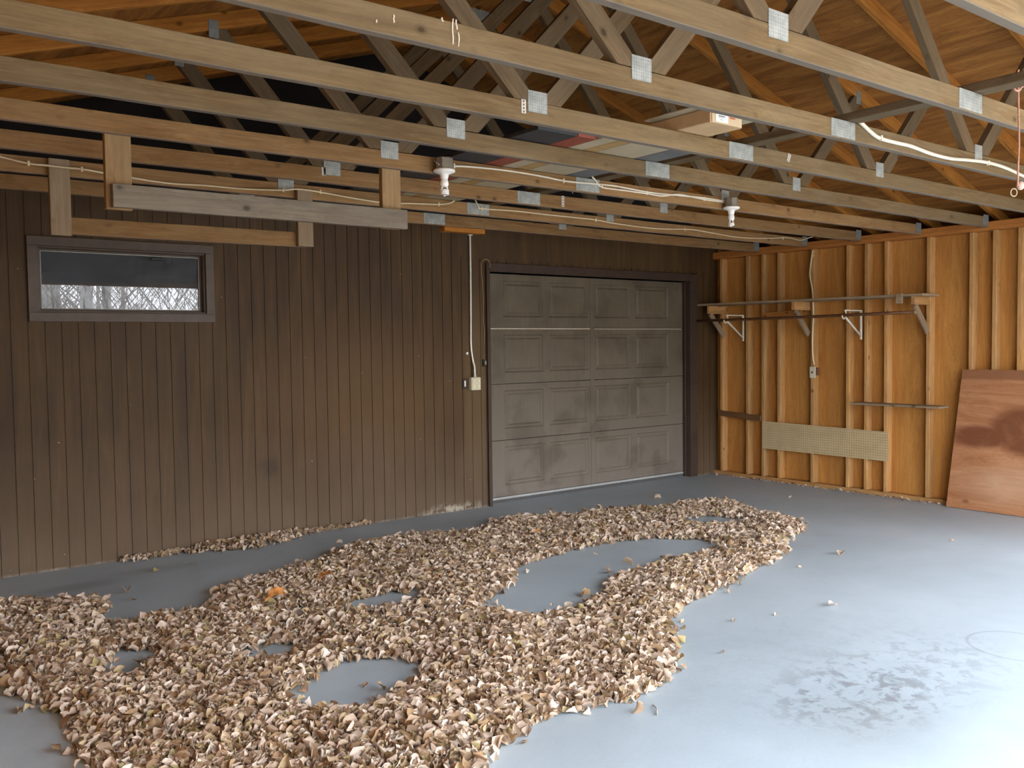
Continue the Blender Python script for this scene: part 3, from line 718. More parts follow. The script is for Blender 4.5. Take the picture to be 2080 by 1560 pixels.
cable('cream cable along the second truss, right length above the garage door', [(966, 408), (972, 421), (980, 424), (1050, 429), (1110, 436), (1205, 446), (1250, 454), (1330, 464), (1400, 466), (1440, 472), (1500, 482), (1560, 484), (1600, 483), (1625, 488), (1640, 484), (1651, 481)], ye, 0.0055, CABLE, ((978, 424), (1210, 447), (1391, 466), (1590, 484)), extra0=(P(963, 403, 1, ty(1)+0.02),))
yc_ = ty(3)-0.0065
cable('cream cable between the two lamp holders', [(922, 337), (960, 339), (1010, 344), (1060, 351), (1105, 359), (1150, 368), (1215, 374), (1250, 378), (1320, 391), (1380, 397), (1430, 402), (1473, 409)], yc_, 0.006, CABLEW, ((922, 337), (1144, 367), (1222, 378), (1313, 392), (1430, 404)))
cable('short second cream cable doubling the lamp cable, with loose upper end', [(1201, 357), (1210, 367), (1222, 380), (1270, 387), (1313, 393), (1345, 398), (1380, 395), (1430, 405), (1473, 411)], yc_-0.003, 0.0055, CABLEW)
y6 = ty(6)-0.008
cable('thick white cable draped over the seventh truss at upper right', [(1745, 245), (1765, 265), (1785, 280), (1820, 290), (1850, 297), (1890, 312), (1930, 322), (1965, 325), (2005, 330), (2040, 340), (2080, 358), (2140, 385)], y6, 0.010, CABLEW, ((1788, 281), (2006, 331)), extra0=(P(1740, 238, 1, ty(6)+0.03),))
cable('cream cable hanging down the studs to the switch box', [(1651, 508), (1647, 535), (1645, 560), (1650, 590), (1652, 640), (1650, 690), (1651, 725), (1654, 741)], -0.008, 0.008, CABLE, ((1651, 520),), ax=0, name='switch_cable', group='cables on the walls')

# perforated straps on chords
for px, y0, y1, k, lab in ((1063, 202, 230, 5, 'short perforated metal strap on the sixth truss beside its nail plate'), (657, 340, 357, 2, 'short perforated metal strap on the third truss, left of a nail plate'),
                           (1143, 398, 420, 2, 'perforated metal strap hanging from the third truss between the lamps'), (1600, 311, 328, 5, 'bright tilted metal strap on the sixth truss, right of the cardboard box')):
    a = P(px, y0, 1, ty(k)-0.0005); b = P(px, y1, 1, ty(k)-0.0005)
    bm = bmesh.new(); wx = 0.012; n = 4; H = a.z-b.z
    # strap with real holes
    c = Vector((a.x, ty(k)-0.003, b.z))
    for i in range(n):
        z0 = H*i/n; z1 = H*(i+1)/n; zm = (z0+z1)/2; r = min(0.005, H/n*0.3)
        o_ = [(-wx, z0), (wx, z0), (wx, z1), (-wx, z1)]
        for yy in (0.0, 0.0018):
            O = [bm.verts.new((x, yy, z)) for x, z in o_]; I = [bm.verts.new((sx_*r, yy, zm+sz*r)) for sx_, sz in ((-1, -1), (1, -1), (1, 1), (-1, 1))]
            for j in range(4): bm.faces.new((O[j], O[(j+1) % 4], I[(j+1) % 4], I[j]))
    o = link('metal_strap', bm2me(bm), STRAP, None, Matrix.Translation(c) @ (Matrix.Rotation(0.35, 4, 'Y') if k == 5 and px == 1600 else Matrix.Identity(4)))
    o.modifiers.new('t', 'SOLIDIFY').thickness = 0.001
    tag(o, lab, 'metal strap', 'perforated straps on the trusses')

# ------------------------------------------------------------------ lamp holders
def lamp(x, label, loop):
    y = ty(3)-0.045; t = empty('lamp_holder', (x, y, 2.33), label, 'lamp', 'porcelain lamp holders')
    bm = bmesh.new(); lathe(bm, [(0.047, 2.474), (0.050, 2.476), (0.050, 2.532), (0.047, 2.535)], (x, y, 0), 8)
    for a_ in range(3): addbox(bm, (x-0.06, y-0.03+0.02*a_, 2.487+0.012*a_), (x-0.048, y-0.022+0.02*a_, 2.494+0.012*a_))
    jb = link('junction_box', bm2me(bm), BOXM, t)
    bm = bmesh.new(); lathe(bm, [(0.056, 2.473), (0.062, 2.467), (0.060, 2.458), (0.045, 2.452), (0.026, 2.445), (0.022, 2.425), (0.020, 2.418)], (x, y, 0), 24)
    link('porcelain_base', bm2me(bm), WHITE, t, smooth=True)
    bm = bmesh.new(); lathe(bm, [(0.017, 2.420), (0.019, 2.415), (0.023, 2.405), (0.024, 2.388), (0.019, 2.377), (0.012, 2.375)], (x, y, 0), 20)
    b = link('bulb', bm2me(bm), BULB, t, smooth=True)
    bm = bmesh.new(); pts = []
    if loop == 'spiral':
        for i in range(73):
            a_ = i/72*3.2*2*math.pi; pts.append((x+0.021*math.cos(a_), y+0.021*math.sin(a_), 2.364-0.030*i/72))
        pts = [(x+0.012, y, 2.378), (x+0.018, y-0.002, 2.370)]+pts+[(x, y, 2.328)]
        addtube(bm, pts, 0.0052, 7)
        addtube(bm, [(x-0.012, y, 2.378), (x-0.019, y, 2.366), (x-0.021, y, 2.356)], 0.005, 7)
    else:
        for i in range(57):
            a_ = i/56*2.6*2*math.pi; pts.append((x+0.018*math.cos(a_), y+0.018*math.sin(a_), 2.358-0.024*i/56))
        pts = [(x+0.012, y, 2.378), (x+0.017, y-0.002, 2.368)]+pts+[(x, y, 2.330)]
        addtube(bm, pts, 0.0055, 7)
        addtube(bm, [(x-0.012, y, 2.378), (x-0.017, y, 2.365), (x-0.018, y, 2.35)], 0.005, 7)
    bmesh.ops.recalc_face_normals(bm, faces=bm.faces)
    link('spiral_tube', bm2me(bm), BULB, b, smooth=True)
lamp(-5.235, 'white porcelain lamp holder with spiral bulb, the one near the grey rack board', 'spiral')
lamp(-2.76, 'white porcelain lamp holder with compact bulb, the one nearer the stud wall', 'stub')

# ------------------------------------------------------------------ conduit and boxes on the brown wall
t = empty('electrical_conduit', (-3.36, -0.015, 1.2), 'pale metal conduit running down the brown wall to an outlet box', 'conduit')
tube('pipe', [(-3.352, -0.014, 2.6), (-3.352, -0.014, 2.2), (-3.355, -0.014, 1.8), (-3.358, -0.014, 1.50), (-3.345, -0.022, 1.36), (-3.335, -0.030, 1.30), (-3.333, -0.032, 1.215)], 0.010, CONDUIT, t, 10)
box('strap', (-3.375, -0.028, 2.485), (-3.330, 0, 2.498), CONDUIT, t, 0.002)
bm = bmesh.new(); lathe(bm, [(0.011, 0), (0.015, 0.004), (0.015, 0.018), (0.011, 0.022)], (-3.333, -0.032, 1.205), 12); link('connector', bm2me(bm), CONDUIT, t, smooth=True)
t = empty('outlet_box', (-3.33, -0.03, 1.14), 'square ivory outlet box at the foot of the conduit', 'outlet')
box('cover', (-3.385, -0.052, 1.088), (-3.277, -0.0005, 1.206), IVORY, t, 0.006)
for sx_ in (-3.357, -3.305):
    for sz in (1.125, 1.170):
        box('socket', (sx_-0.013, -0.0555, sz-0.014), (sx_+0.013, -0.052, sz+0.014), IVORY2, t, 0.003)
t = empty('wall_switch', (-3.43, -0.01, 1.15), 'small black switch with white toggle, left of the outlet box', 'switch')
box('plate', (-3.452, -0.012, 1.105), (-3.412, -0.0005, 1.19), BLACK, t, 0.003); box('toggle', (-3.439, -0.022, 1.122), (-3.424, -0.012, 1.178), WHITE, t, 0.003)
bm = bmesh.new(); lathe(bm, [(0.012, 0), (0.014, 0.006), (0.010, 0.012)], (0, 0, 0), 12)
o = link('round_button', bm2me(bm), WHITE, None, Matrix.Translation((-3.396, -0.001, 1.422)) @ Matrix.Rotation(math.pi/2, 4, 'X'), True); tag(o, 'tiny round white button on the brown wall beside the conduit', 'button')
t = empty('door_bell_cord', (-3.21, -0.03, 1.33), 'thin tan wire looping from the door casing to a small black button', 'wire')
tube('wire', [(-3.155, -0.034, 2.20), (-3.148, -0.036, 2.235), (-3.175, -0.04, 2.272), (-3.215, -0.03, 2.27), (-3.225, -0.006, 2.22), (-3.214, -0.006, 2.05), (-3.207, -0.006, 1.9), (-3.212, -0.006, 1.74), (-3.200, -0.006, 1.62), (-3.207, -0.006, 1.5), (-3.212, -0.006, 1.36)], 0.0035, plain('tan_wire', (0.36, 0.23, 0.12), 0.6), t, 6, org=(-3.21, -0.006, 1.33))
box('button_case', (-3.224, -0.018, 1.30), (-3.200, -0.0005, 1.365), BLACK, t, 0.002)
box('button', (-3.2005, -0.016, 1.318), (-3.190, -0.004, 1.35), CONDUIT, t, 0.001)

# ------------------------------------------------------------------ stud wall fittings
t = empty('wall_shelf', (-0.14, -1.3, 1.89), 'long thin shelf board on wooden brackets across the stud wall', 'shelf')
bm = bmesh.new()
o = board('shelf_board', (-0.145, -0.004, 1.912), (-0.145, -2.60, 1.895), 0.022, 0.29, W_SHELF, t, up=(0, 0, 1))
for y in (-0.119, -1.21, -2.46):
    board('bracket_arm', (0.0, y-0.04, 1.853), (-0.27, y-0.04, 1.853), 0.085, 0.036, W_STUD, t)
    board('bracket_brace', (-0.002, y-0.04, 1.56), (-0.235, y-0.04, 1.81), 0.06, 0.020, W_SHELF, t, up=(0, 0, 1))
board('shelf_end', (-0.302, -2.36, 1.868), (-0.302, -2.42, 1.868), 0.09, 0.02, W_SHELF, t)
t = tube('closet_rod', [(-0.30, -0.004, 1.735), (-0.30, -1.2, 1.733), (-0.30, -2.53, 1.742)], 0.0145, RODM, None, 10, org=(-0.3, -1.3, 1.735), sm=2)
tag(t, 'dark brown closet rod hanging below the long shelf', 'rod')
bm = bmesh.new(); bmesh.ops.create_uvsphere(bm, u_segments=10, v_segments=8, radius=0.02)
o = link('rod_end_cap', bm2me(bm), W_PALE, t, Matrix.Translation((-0.30, -2.54, 1.742)), True)
for y, lab in ((-0.425, 'white metal closet bracket hooked round the rod, nearer the garage door'), (-1.835, 'white metal closet bracket hooked round the rod, nearer the leaning sheet')):
    t = empty('rod_bracket', (0, y, 1.52), lab, 'bracket', 'white closet rod brackets')
    box('wall_leg', (-0.010, y-0.011, 1.505), (-0.0005, y+0.011, 1.79), RACKW, t, 0.002)
    box('arm', (-0.285, y-0.009, 1.778), (-0.010, y+0.009, 1.790), RACKW, t, 0.002)
    tube('brace', [(-0.008, y, 1.54), (-0.268, y, 1.715)], 0.0095, RACKW, t, 8, sm=0)
    pts = [(-0.282, y, 1.785)]+[(-0.30-0.021*math.cos(a_), y, 1.735+0.024*math.sin(a_)) for a_ in [math.radians(d) for d in (120, 70, 20, -30, -80, -130)]]
    pts = [(-0.285, y, 1.784), (-0.268, y, 1.765), (-0.272, y, 1.735), (-0.28, y, 1.712), (-0.30, y, 1.704), (-0.322, y, 1.714), (-0.328, y, 1.735)]
    tube('hook', pts, 0.0075, RACKW, t, 8)
o = board('scrap_board', (-0.012, -0.69, 1.775), (-0.012, -1.17, 1.795), 0.055, 0.02, W_PLATE); tag(o, 'short orange scrap board nailed across studs under the long shelf', 'scrap board')
o = board('cross_rail', (-0.012, -0.09, 0.699), (-0.012, -0.665, 0.665), 0.062, 0.02, W_DARK); tag(o, 'short dark brown rail across the corner studs, left of the pegboard', 'rail')
bm = bmesh.new(); vs_ = [bm.verts.new(q) for q in ((0, -0.003, 0.345), (1.44, -0.003, 0.338), (1.44, -0.003, 0.620), (0, -0.003, 0.640), (0, 0.003, 0.345), (1.44, 0.003, 0.338), (1.44, 0.003, 0.620), (0, 0.003, 0.640))]
for f in ((0, 1, 2, 3), (7, 6, 5, 4), (0, 4, 5, 1), (1, 5, 6, 2), (2, 6, 7, 3), (3, 7, 4, 0)): bm.faces.new([vs_[i] for i in f])
o = link('pegboard', bm2me(bm), PEG, None, Matrix.Translation((-0.005, -0.68, 0)) @ Matrix.Rotation(-math.pi/2, 4, 'Z')); tag(o, 'long narrow tan pegboard strip nailed low across the studs', 'pegboard')
t = empty('low_shelf', (-0.08, -2.25, 0.885), 'short weathered ledge board on the studs beside the leaning sheet', 'shelf')
board('ledge', (-0.09, -1.825, 0.888), (-0.09, -2.70, 0.888), 0.020, 0.17, W_SHELF, t, up=(0, 0, 1))
t = empty('switch_box', (-0.01, -1.31, 1.13), 'ivory switch plate on a brown box on the stud wall', 'switch')
box('box_body', (-0.002, -1.352, 1.145), (0.040, -1.309, 1.225), plain('brown_box', (0.16, 0.07, 0.03), 0.6), t, 0.002)
box('plate', (-0.010, -1.335, 1.118), (-0.003, -1.265, 1.232), IVORY, t, 0.002)
box('toggle', (-0.020, -1.304, 1.165), (-0.010, -1.296, 1.185), BLACK, t, 0.001)
# stained sheet of plywood leaning on the studs
p0 = P(1928, 1027, 2, 0.0); p1 = P(1948, 751, 0, -0.012)
bm = bmesh.new(); Yv = Vector((0, -1, 0)); bl = Vector((-0.10, -2.735, 0.004)); tl_ = Vector((-0.016, -2.83, 1.226)); Wd = 1.05
tp = Vector((0, 0, 0))
quad = [bl, bl+Vector((0, -Wd, 0)), tl_+Vector((0, -Wd, 0)), tl_]
nrm = (quad[1]-quad[0]).cross(quad[3]-quad[0]).normalized()
if nrm.x > 0: nrm = -nrm
c = (quad[0]+quad[1]+quad[2]+quad[3])/4
f = [bm.verts.new(q-c) for q in quad]; b = [bm.verts.new(q-c+nrm*0.0) for q in quad]
for v in f: v.co += nrm*0.012
bm.faces.new(f); bm.faces.new(b[::-1])
for i in range(4): bm.faces.new((f[i], b[i], b[(i+1) % 4], f[(i+1) % 4]))
bmesh.ops.recalc_face_normals(bm, faces=bm.faces)
o = link('plywood_sheet', bm2me(bm), PLY_SHEET, None, Matrix.Translation(c)); tag(o, 'reddish plywood sheet with a dark stain leaning against the stud wall', 'plywood sheet')

# pink pull rope hanging from the brace
t = empty('pull_rope', (-4.05, -4.93, 2.15), 'pink pull rope with a metal ring hanging at the right edge', 'rope')
rx, ry_ = P(2068, 145, 1, -4.93).x, -4.93
def rp(px, py): return P(px, py, 1, ry_)
tube('cord', [rp(2069, 142), rp(2065, 155), rp(2064, 165), rp(2068, 175), rp(2069, 230), rp(2070, 290), rp(2068, 340), rp(2067, 378)], 0.0042, ROPE, t, 7, org=rp(2068, 180))
tube('knot', [rp(2061, 176), rp(2062, 183), rp(2070, 184), rp(2074, 178), rp(2080, 174), rp(2086, 170)], 0.0045, ROPE, t, 7)
bm = bmesh.new(); cc = rp(2059, 391); R_ = 0.015
addtube(bm, [cc+Vector((R_*math.cos(a_)*0.8, R_*math.cos(a_)*-0.5, R_*1.1*math.sin(a_))) for a_ in [i*2*math.pi/20 for i in range(21)]], 0.003, 7, cap=False)
link('ring', bm2me(bm), plain('old_ring_metal', (0.35, 0.27, 0.17), 0.5, 0.4), t, smooth=True)
bm = bmesh.new(); bmesh.ops.create_uvsphere(bm, u_segments=14, v_segments=10, radius=0.016)
link('knob', bm2me(bm), PINK, t, Matrix.Translation(rp(2073, 377)) @ Matrix.Diagonal((1, 1, 1.2, 1)), True)

# ------------------------------------------------------------------ leaves
rng = np.random.default_rng(11)
def leaf_variant(sz, seed):
    r = np.random.default_rng(seed); n = 6; L = 1.0
    wmax = r.uniform(0.30, 0.46); fold = r.uniform(0.2, 1.15); curl = r.uniform(-1.6, 2.0); tw = r.uniform(-0.9, 0.9); curl2 = r.uniform(0.2, 1.4)
    V = []
    x = z = 0.0; ang = -curl/2
    for i in range(n+1):
        t = i/n; wd = wmax*math.sin(math.pi*min(1, t*0.93+0.03))**1.05*(1+r.uniform(-0.18, 0.18))*(1+0.25*(1-t)) + 0.01
        tw_ = tw*(t-0.5); lift = wd*math.sin(fold); out = wd*math.cos(fold)
        row = []
        for s, q in ((-1, 1.0), (-1, 0.55), (0, 0), (1, 0.55), (1, 1.0)):
            yy = s*out*q*(1-0.12*curl2*q); zz = lift*q + curl2*0.22*wd*q*q + r.uniform(-0.055, 0.055)*(0.3+q)
            ya = yy*math.cos(tw_)-zz*math.sin(tw_); za = yy*math.sin(tw_)+zz*math.cos(tw_)
            row.append((x-math.sin(ang)*za, ya, z+math.cos(ang)*za))
        V += row
        ang += curl/n; x += math.cos(ang)*L/n; z += math.sin(ang)*L/n
    V = np.array(V)*sz; V -= V.mean(0)
    F = []
    for i in range(n):
        for j in range(4): a_ = i*5+j; F.append((a_, a_+1, a_+6, a_+5))
    # stalk
    return V, np.array(F)
NV = 28
variants = [leaf_variant(1.0, 100+i) for i in range(NV)]
FV = variants[0][1]
def inpoly(pts, poly):
    x, y = pts[:, 0], pts[:, 1]; res = np.zeros(len(pts), bool); n = len(poly)
    for i in range(n):
        x0, y0 = poly[i]; x1, y1 = poly[(i+1) % n]
        c_ = ((y0 > y) != (y1 > y)); 
        with np.errstate(divide='ignore', invalid='ignore'):
            xi = (x1-x0)*(y-y0)/(y1-y0+1e-12)+x0
        res ^= c_ & (x < xi)
    return res
def dist(pts, poly):
    d = np.full(len(pts), 9.0); n = len(poly)
    for i in range(n):
        a_ = np.array(poly[i]); b_ = np.array(poly[(i+1) % n]); ab = b_-a_
        t = np.clip(((pts-a_)@ab)/(ab@ab+1e-12), 0, 1); d = np.minimum(d, np.linalg.norm(pts-(a_+t[:, None]*ab), axis=1))
    return d
def fl2(pix): return [tuple(P(a, b, 2, 0.0)[:2]) for a, b in pix]
OUT = fl2([(-250, 1240), (0, 1227), (80, 1224), (150, 1218), (222, 1224), (232, 1240), (205, 1264), (250, 1268), (330, 1250), (400, 1244), (430, 1225), (440, 1206), (500, 1182), (560, 1168), (640, 1144), (700, 1115), (800, 1095), (880, 1086), (960, 1082),
           (1010, 1060), (1080, 1052), (1150, 1050), (1250, 1036), (1340, 1034), (1400, 1023), (1480, 1020), (1530, 1038), (1600, 1054), (1640, 1070), (1622, 1088), (1598, 1100), (1600, 1118), (1585, 1138), (1530, 1160), (1480, 1190), (1430, 1215),
           (1385, 1237), (1365, 1272), (1378, 1310), (1370, 1380), (1300, 1428), (1200, 1445), (1110, 1472), (1040, 1518), (985, 1560), (960, 1660), (330, 1660), (165, 1560), (140, 1520), (145, 1488), (105, 1448), (60, 1430), (20, 1410), (0, 1372), (-220, 1390)])
HOLES = [fl2(h) for h in ([(1060, 1152), (1140, 1128), (1230, 1105), (1330, 1096), (1430, 1098), (1468, 1110), (1435, 1127), (1355, 1142), (1310, 1158), (1262, 1168), (1235, 1185), (1225, 1212), (1175, 1235), (1115, 1256), (1030, 1252), (983, 1240), (1000, 1215), (1045, 1190)],
                          [(1368, 1060), (1435, 1049), (1510, 1056), (1500, 1066), (1430, 1070)], [(712, 1224), (785, 1208), (850, 1202), (866, 1215), (825, 1232), (760, 1242), (695, 1243)],
                          [(500, 1327), (545, 1311), (618, 1314), (604, 1332), (560, 1344), (515, 1340)], [(597, 1412), (650, 1374), (720, 1346), (800, 1340), (855, 1350), (858, 1372), (800, 1408), (765, 1434), (705, 1446), (630, 1442), (598, 1428)],
                          [(212, 1362), (238, 1330), (300, 1323), (340, 1333), (292, 1353), (272, 1372), (228, 1374)], [(575, 1246), (600, 1240), (640, 1242), (625, 1250), (590, 1251)])]
WALLP = [fl2([(372, 1112), (440, 1096), (520, 1086), (635, 1071), (640, 1080), (600, 1098), (520, 1118), (470, 1120), (380, 1128)]), fl2([(240, 1141), (300, 1128), (375, 1118), (370, 1126), (290, 1140), (245, 1148)]), fl2([(640, 1073), (745, 1060), (740, 1064), (650, 1080)])]
def scatter(outer, holes, dens, hmax, ramp_, low=0.012):
    o_ = np.array(outer); lo = o_.min(0); hi = o_.max(0); n = int(dens*np.prod(hi-lo))
    p = rng.uniform(lo, hi, (n, 2))
    # ragged outline
    jit = rng.normal(0, 1, (n, 2))*np.where(rng.uniform(0, 1, n) < 0.06, 0.06, 0.018)[:, None]; q = p+jit
    m_ = inpoly(q, outer)
    for h in holes: m_ &= ~inpoly(q, h)
    p = p[m_]; q = q[m_]
    d = dist(q, outer)
    for h in holes: d = np.minimum(d, dist(q, h))
    ou = ~inpoly(p, outer)
    for h in holes: ou |= inpoly(p, h)
    d = np.where(ou, 0.0, np.minimum(d, dist(p, outer)))   # leaves blown off the pile lie flat on the floor
    for h in holes: d = np.where(ou, 0.0, np.minimum(d, dist(p, h)))
    H = low + np.minimum(hmax, d*ramp_)*(0.75+0.5*np.sin(p[:, 0]*5.1+1.3)*np.sin(p[:, 1]*6.3))
    z = low + (H-low)*np.sqrt(rng.uniform(0, 1, len(p)))
    # thin out the very edge
    keep = rng.uniform(0, 1, len(p)) < np.clip(d/0.05+0.3, 0, 1)
    return np.column_stack([p, z])[keep], H[keep]
def rotmats(n, flat=0.75):
    yaw = rng.uniform(0, 2*np.pi, n); a_ = rng.normal(0, flat, n); b_ = rng.normal(0, flat, n)
    ca, sa, cb, sb, cy, sy = np.cos(a_), np.sin(a_), np.cos(b_), np.sin(b_), np.cos(yaw), np.sin(yaw)
    z0 = np.zeros(n); o1 = np.ones(n)
    Rx = np.array([[o1, z0, z0], [z0, ca, -sa], [z0, sa, ca]]).transpose(2, 0, 1)
    Ry = np.array([[cb, z0, sb], [z0, o1, z0], [-sb, z0, cb]]).transpose(2, 0, 1)
    Rz = np.array([[cy, -sy, z0], [sy, cy, z0], [z0, z0, o1]]).transpose(2, 0, 1)
    return Rz@Ry@Rx
def leafsize(n): return np.clip(rng.normal(0.044, 0.012, n), 0.02, 0.078)
def lift(pos, R, sz, vi):
    """raise leaves that would cut the floor"""
    for i in range(len(pos)):
        zmin = (variants[vi[i]][0]@R[i].T)[:, 2].min()*sz[i]
        if pos[i, 2]+zmin < 0.001: pos[i, 2] = 0.001-zmin
def merged(name, pos, R, sz, vi, mat, label, cat, group=None):
    n = len(pos); nv = len(variants[0][0]); Vs = np.empty((n*nv, 3), np.float32)
    arr = np.array([v[0] for v in variants])[vi]                    # n,nv,3
    arr = np.einsum('nij,nkj->nki', R, arr)*sz[:, None, None]+pos[:, None, :]
    org = np.array([pos[:, 0].mean(), pos[:, 1].mean(), 0]); arr = arr-org
    F = (FV[None]+(np.arange(n)*nv)[:, None, None]).reshape(-1, 4)
    me = bpy.data.meshes.new(name); me.vertices.add(n*nv); me.vertices.foreach_set('co', arr.astype(np.float32).ravel())
    me.loops.add(len(F)*4); me.loops.foreach_set('vertex_index', F.astype(np.int32).ravel())
    me.polygons.add(len(F)); me.polygons.foreach_set('loop_start', (np.arange(len(F))*4).astype(np.int32)); me.polygons.foreach_set('loop_total', np.full(len(F), 4, np.int32))
    me.update(calc_edges=True); me.validate()
    o_ = link(name, me, mat, None, Matrix.Translation(org))
    return tag(o_, label, cat, group, 'stuff')
pos, H = scatter(OUT, HOLES, 3900, 0.045, 0.3)
n = len(pos); R = rotmats(n); sz = leafsize(n); vi = rng.integers(0, NV, n); lift(pos, R, sz, vi)
# the 300 that show largest: top layer, inside the frame, nearest the camera
rel = pos-np.array(CAM); zc_ = rel@np.array(_f); u_ = 1040+FPX*(rel@np.array(_r))/zc_; v_ = 780-FPX*(rel@np.array(_u))/zc_
vis = (u_ > 10) & (u_ < 2070) & (v_ < 1550) & (pos[:, 2] > H*0.80); idx = np.where(vis)[0]; idx = idx[np.argsort(zc_[idx])][:296]
lm = [None]*NV
for i in range(NV):
    me = bpy.data.meshes.new('leaf'); me.from_pydata([tuple(v) for v in variants[i][0]], [], [tuple(int(q) for q in f) for f in FV]); me.materials.append(LEAF); lm[i] = me
def leafobj(p, Rm, s, v, label, group, mesh=None):
    o_ = bpy.data.objects.new('fallen_leaf', mesh or lm[v]); COL.objects.link(o_)
    M = Matrix([[Rm[a_][b_]*s for b_ in range(3)]+[p[a_]] for a_ in range(3)]+[[0, 0, 0, 1]]); o_.matrix_basis = M
    return tag(o_, label, 'leaf', group)
TONES = [('pale cream', (0.78, 0.69, 0.59)), ('pinkish beige', (0.66, 0.52, 0.43)), ('tan', (0.55, 0.41, 0.28)), ('brown', (0.34, 0.21, 0.12)), ('olive', (0.43, 0.35, 0.18))]
tone_m = [leafm('dry_leaf_'+a_.replace(' ', '_'), [(0.0, c_), (0.5, tuple(q*0.9 for q in c_))]) for a_, c_ in TONES]
tone_me = {}
for i in idx:
    tn = int(rng.choice(5, p=[0.2, 0.28, 0.27, 0.15, 0.10])); v = int(vi[i]); key = (tn, v)
    if key not in tone_me:
        me = lm[v].copy(); me.materials.clear(); me.materials.append(tone_m[tn]); tone_me[key] = me
    where = 'at the bottom left of the pile' if u_[i] < 330 else 'below the front bare patch' if u_[i] < 600 else 'at the bottom middle of the pile' if u_[i] < 860 else 'at the lower right end of the pile'
    size = 'large' if sz[i] > 0.05 else 'small' if sz[i] < 0.036 else 'curled'
    leafobj(pos[i], R[i].tolist(), float(sz[i]), v, size+' dry '+TONES[tn][0]+' leaf on top '+where, 'loose leaves at the front of the leaf pile', tone_me[key])
keep = np.ones(n, bool); keep[idx] = False
merged('leaf_pile', pos[keep], R[keep], sz[keep], vi[keep], LEAF, 'large sprawling pile of dry tan leaves on the concrete floor', 'leaf pile')
ps = [scatter(wp, [], 2600, 0.05, 0.4)[0] for wp in WALLP]; pos2 = np.vstack(ps); n2 = len(pos2); R2 = rotmats(n2); s2 = leafsize(n2)*0.85; v2 = rng.integers(0, NV, n2); lift(pos2, R2, s2, v2)
pos2[:, 1] = np.minimum(pos2[:, 1], -0.035)
merged('leaf_drift', pos2, R2, s2, v2, LEAF, 'thin drift of dry leaves along the foot of the brown wall', 'leaf drift')
# stray leaves, each told apart by its place
stray = [((1708, 1127), 0.075, 'pale curled leaf alone on bare concrete right of the leaf pile'), ((1692, 1232), 0.06, 'flat brown leaf alone on the open floor at right'), ((1336, 1012), 0.07, 'tan leaf lying in front of the garage door'),
         ((1605, 1011), 0.05, 'reddish leaf near the pegboard end of the floor'), ((258, 1207), 0.075, 'upright tan leaf standing on the floor near the left wall stain'), ((272, 1220), 0.06, 'flat brown leaf just below the upright tan leaf at left'),
         ((318, 1161), 0.06, 'dark crumpled leaf on the floor below the wall drift'), ((742, 1396), 0.035, 'tiny brown leaf inside the front bare patch of the pile'), ((40, 1448), 0.06, 'tan leaf on the bare floor at bottom left'),
         ((385, 1241), 0.05, 'pale leaf at the upper edge of the pile at left'), ((606, 1147), 0.06, 'greyish leaf just above the pile in the middle left'), ((1575, 1250), 0.03, 'tiny white-edged leaf fragment on the floor right of the pile'),
         ((1490, 1263), 0.025, 'tiny reddish fragment on the floor right of the pile'), ((1468, 1328), 0.025, 'tiny pink fragment on the floor at lower right'), ((1240, 1165), 0.06, 'leaf on the right side of the large bare patch'),
         ((1190, 1212), 0.07, 'broad leaf lying across the large bare patch'), ((1275, 1150), 0.075, 'yellowish leaf lying at the upper right of the large bare patch'), ((1233, 1158), 0.05, 'small leaf between two others on the right of the large bare patch'), ((1072, 1164), 0.05, 'flat olive leaf at the left edge of the large bare patch'), ((1210, 1128), 0.035, 'tiny pale leaf high in the large bare patch'), ((1462, 964), 0.05, 'white leaf scrap at the foot of the corner stud'), ((1658, 980), 0.05, 'white leaf scrap under the pegboard'), ((1795, 1006), 0.045, 'pale scrap at the foot of the studs below the ledge'),
         ((1935, 1100), 0.03, 'tiny brown leaf below the leaning plywood sheet'), ((1625, 1153), 0.04, 'small grey leaf just off the far right tip of the pile'), ((1475, 1197), 0.05, 'dark leaf just outside the right edge of the pile'), ((1120, 1036), 0.05, 'brown leaf behind the top edge of the pile'), ((690, 1104), 0.05, 'dark leaf at the upper edge of the pile, left of the middle')]
for k, ((a_, b_), s, lab) in enumerate(stray):
    c_ = P(a_, b_, 2, 0.0); Rm = rotmats(1, 0.25)[0]; v = int(rng.integers(0, NV)); zmin = (variants[v][0]@Rm.T)[:, 2].min()*s
    leafobj((c_.x, c_.y, 0.001-zmin), Rm.tolist(), s, v, lab, 'stray leaves on the open floor')
for (a_, b_), s, lab in (((560, 1213), 0.13, 'bright orange ribbed leaf on the leaf pile at left, the larger of two'), ((660, 1172), 0.10, 'orange leaf on the leaf pile, up and right of the brighter one'), ((1090, 1082), 0.06, 'small orange leaf at the back of the pile before the garage door')):
    c_ = P(a_, b_, 2, 0.08); me = lm[3].copy(); me.materials.clear(); me.materials.append(LEAFO)
    leafobj((c_.x, c_.y, 0.095), rotmats(1, 0.2)[0].tolist(), s, 3, lab, 'orange leaves', me)
# trodden grit and leaf bits swept against the stud wall
npz = 260; yy = rng.uniform(-2.7, -0.05, npz); pos3 = np.column_stack([rng.normal(-0.045, 0.03, npz).clip(-0.13, -0.015), yy, np.full(npz, 0.004)]); R3 = rotmats(npz, 0.3); s3 = rng.uniform(0.012, 0.035, npz); v3 = rng.integers(0, NV, npz); lift(pos3, R3, s3, v3)
merged('leaf_litter', pos3, R3, s3, v3, LEAF, 'thin line of crumbled leaf litter along the foot of the stud wall', 'leaf litter')
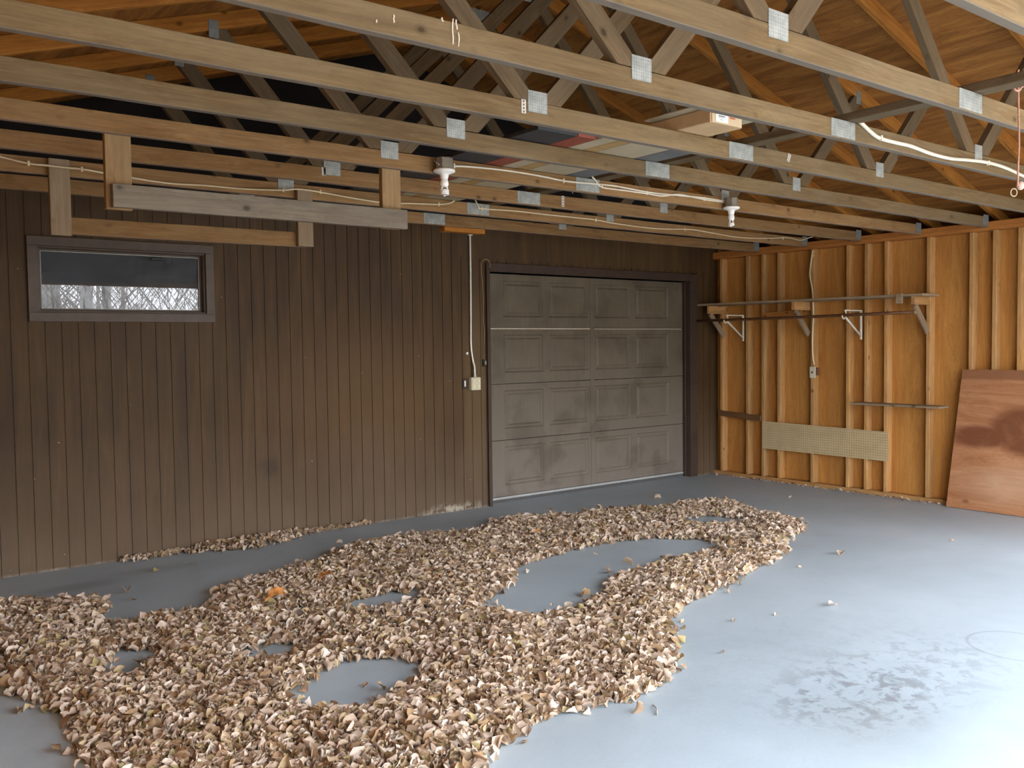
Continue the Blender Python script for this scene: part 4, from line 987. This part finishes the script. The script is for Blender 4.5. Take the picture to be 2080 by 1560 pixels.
# twigs
for (a_, b_), (c_, d_), lab in (((1326, 1432), (1334, 1452), 'thin dark twig on the floor at the front right edge of the pile'), ((376, 1143), (403, 1145), 'thin dark twig on the floor below the wall drift')):
    q0 = P(a_, b_, 2, 0.004); q1 = P(c_, d_, 2, 0.004); tag(tube('twig', [q0, (q0+q1)/2+Vector((0.01, 0, 0.004)), q1], 0.0028, TWIG, None, 6), lab, 'twig')

# ------------------------------------------------------------------ woods outside, mirrored in the window
rt = random.Random(5)
for i in range(60):
    x = rt.uniform(-13, 9); y = rt.uniform(-28, -13); h_ = rt.uniform(8, 12); r_ = rt.uniform(0.05, 0.13)
    t = empty('birch_tree', (x, y, -0.06), 'bare pale birch outside the garage, seen mirrored in the window', 'tree', 'birches outside the garage')
    bm = bmesh.new(); lean = rt.uniform(-0.3, 0.3)
    addtube(bm, [(x+lean*(j/6)**1.4, y, -0.06+h_*j/6) for j in range(7)], [r_*(1-j/8) for j in range(7)], 8)
    link('trunk', bm2me(bm), BARK, t, smooth=True)
    bm = bmesh.new()
    for j in range(16):
        z = rt.uniform(0.8, h_*0.9); a_ = rt.uniform(0, 6.28); L_ = rt.uniform(0.6, 1.8)
        p0 = Vector((x, y, z)); p1 = p0+Vector((math.cos(a_)*L_*0.6, math.sin(a_)*L_*0.6, L_*0.5)); p2 = p1+Vector((math.cos(a_+0.5)*L_*0.4, math.sin(a_+0.5)*L_*0.4, L_*0.15))
        addtube(bm, [p0, p1, p2], [0.022, 0.012, 0.004], 5)
    link('branches', bm2me(bm), TWIG, t)
bm = bmesh.new()
for i in range(4500):
    x = rt.uniform(-14, 12); y = rt.uniform(-27, -14); z = rt.uniform(0, 4); a_ = rt.uniform(0, 6.28); L_ = rt.uniform(0.5, 1.6)
    addtube(bm, [(x, y, z), (x+math.cos(a_)*L_*0.5, y, z+L_*0.6), (x+math.cos(a_)*L_*0.9, y+0.1, z+L_)], [0.012, 0.008, 0.003], 4, cap=False)
tag(link('brush_thicket', bm2me(bm), TWIG), 'tangle of bare grey brush between the birches outside', 'brush', None, 'stuff')
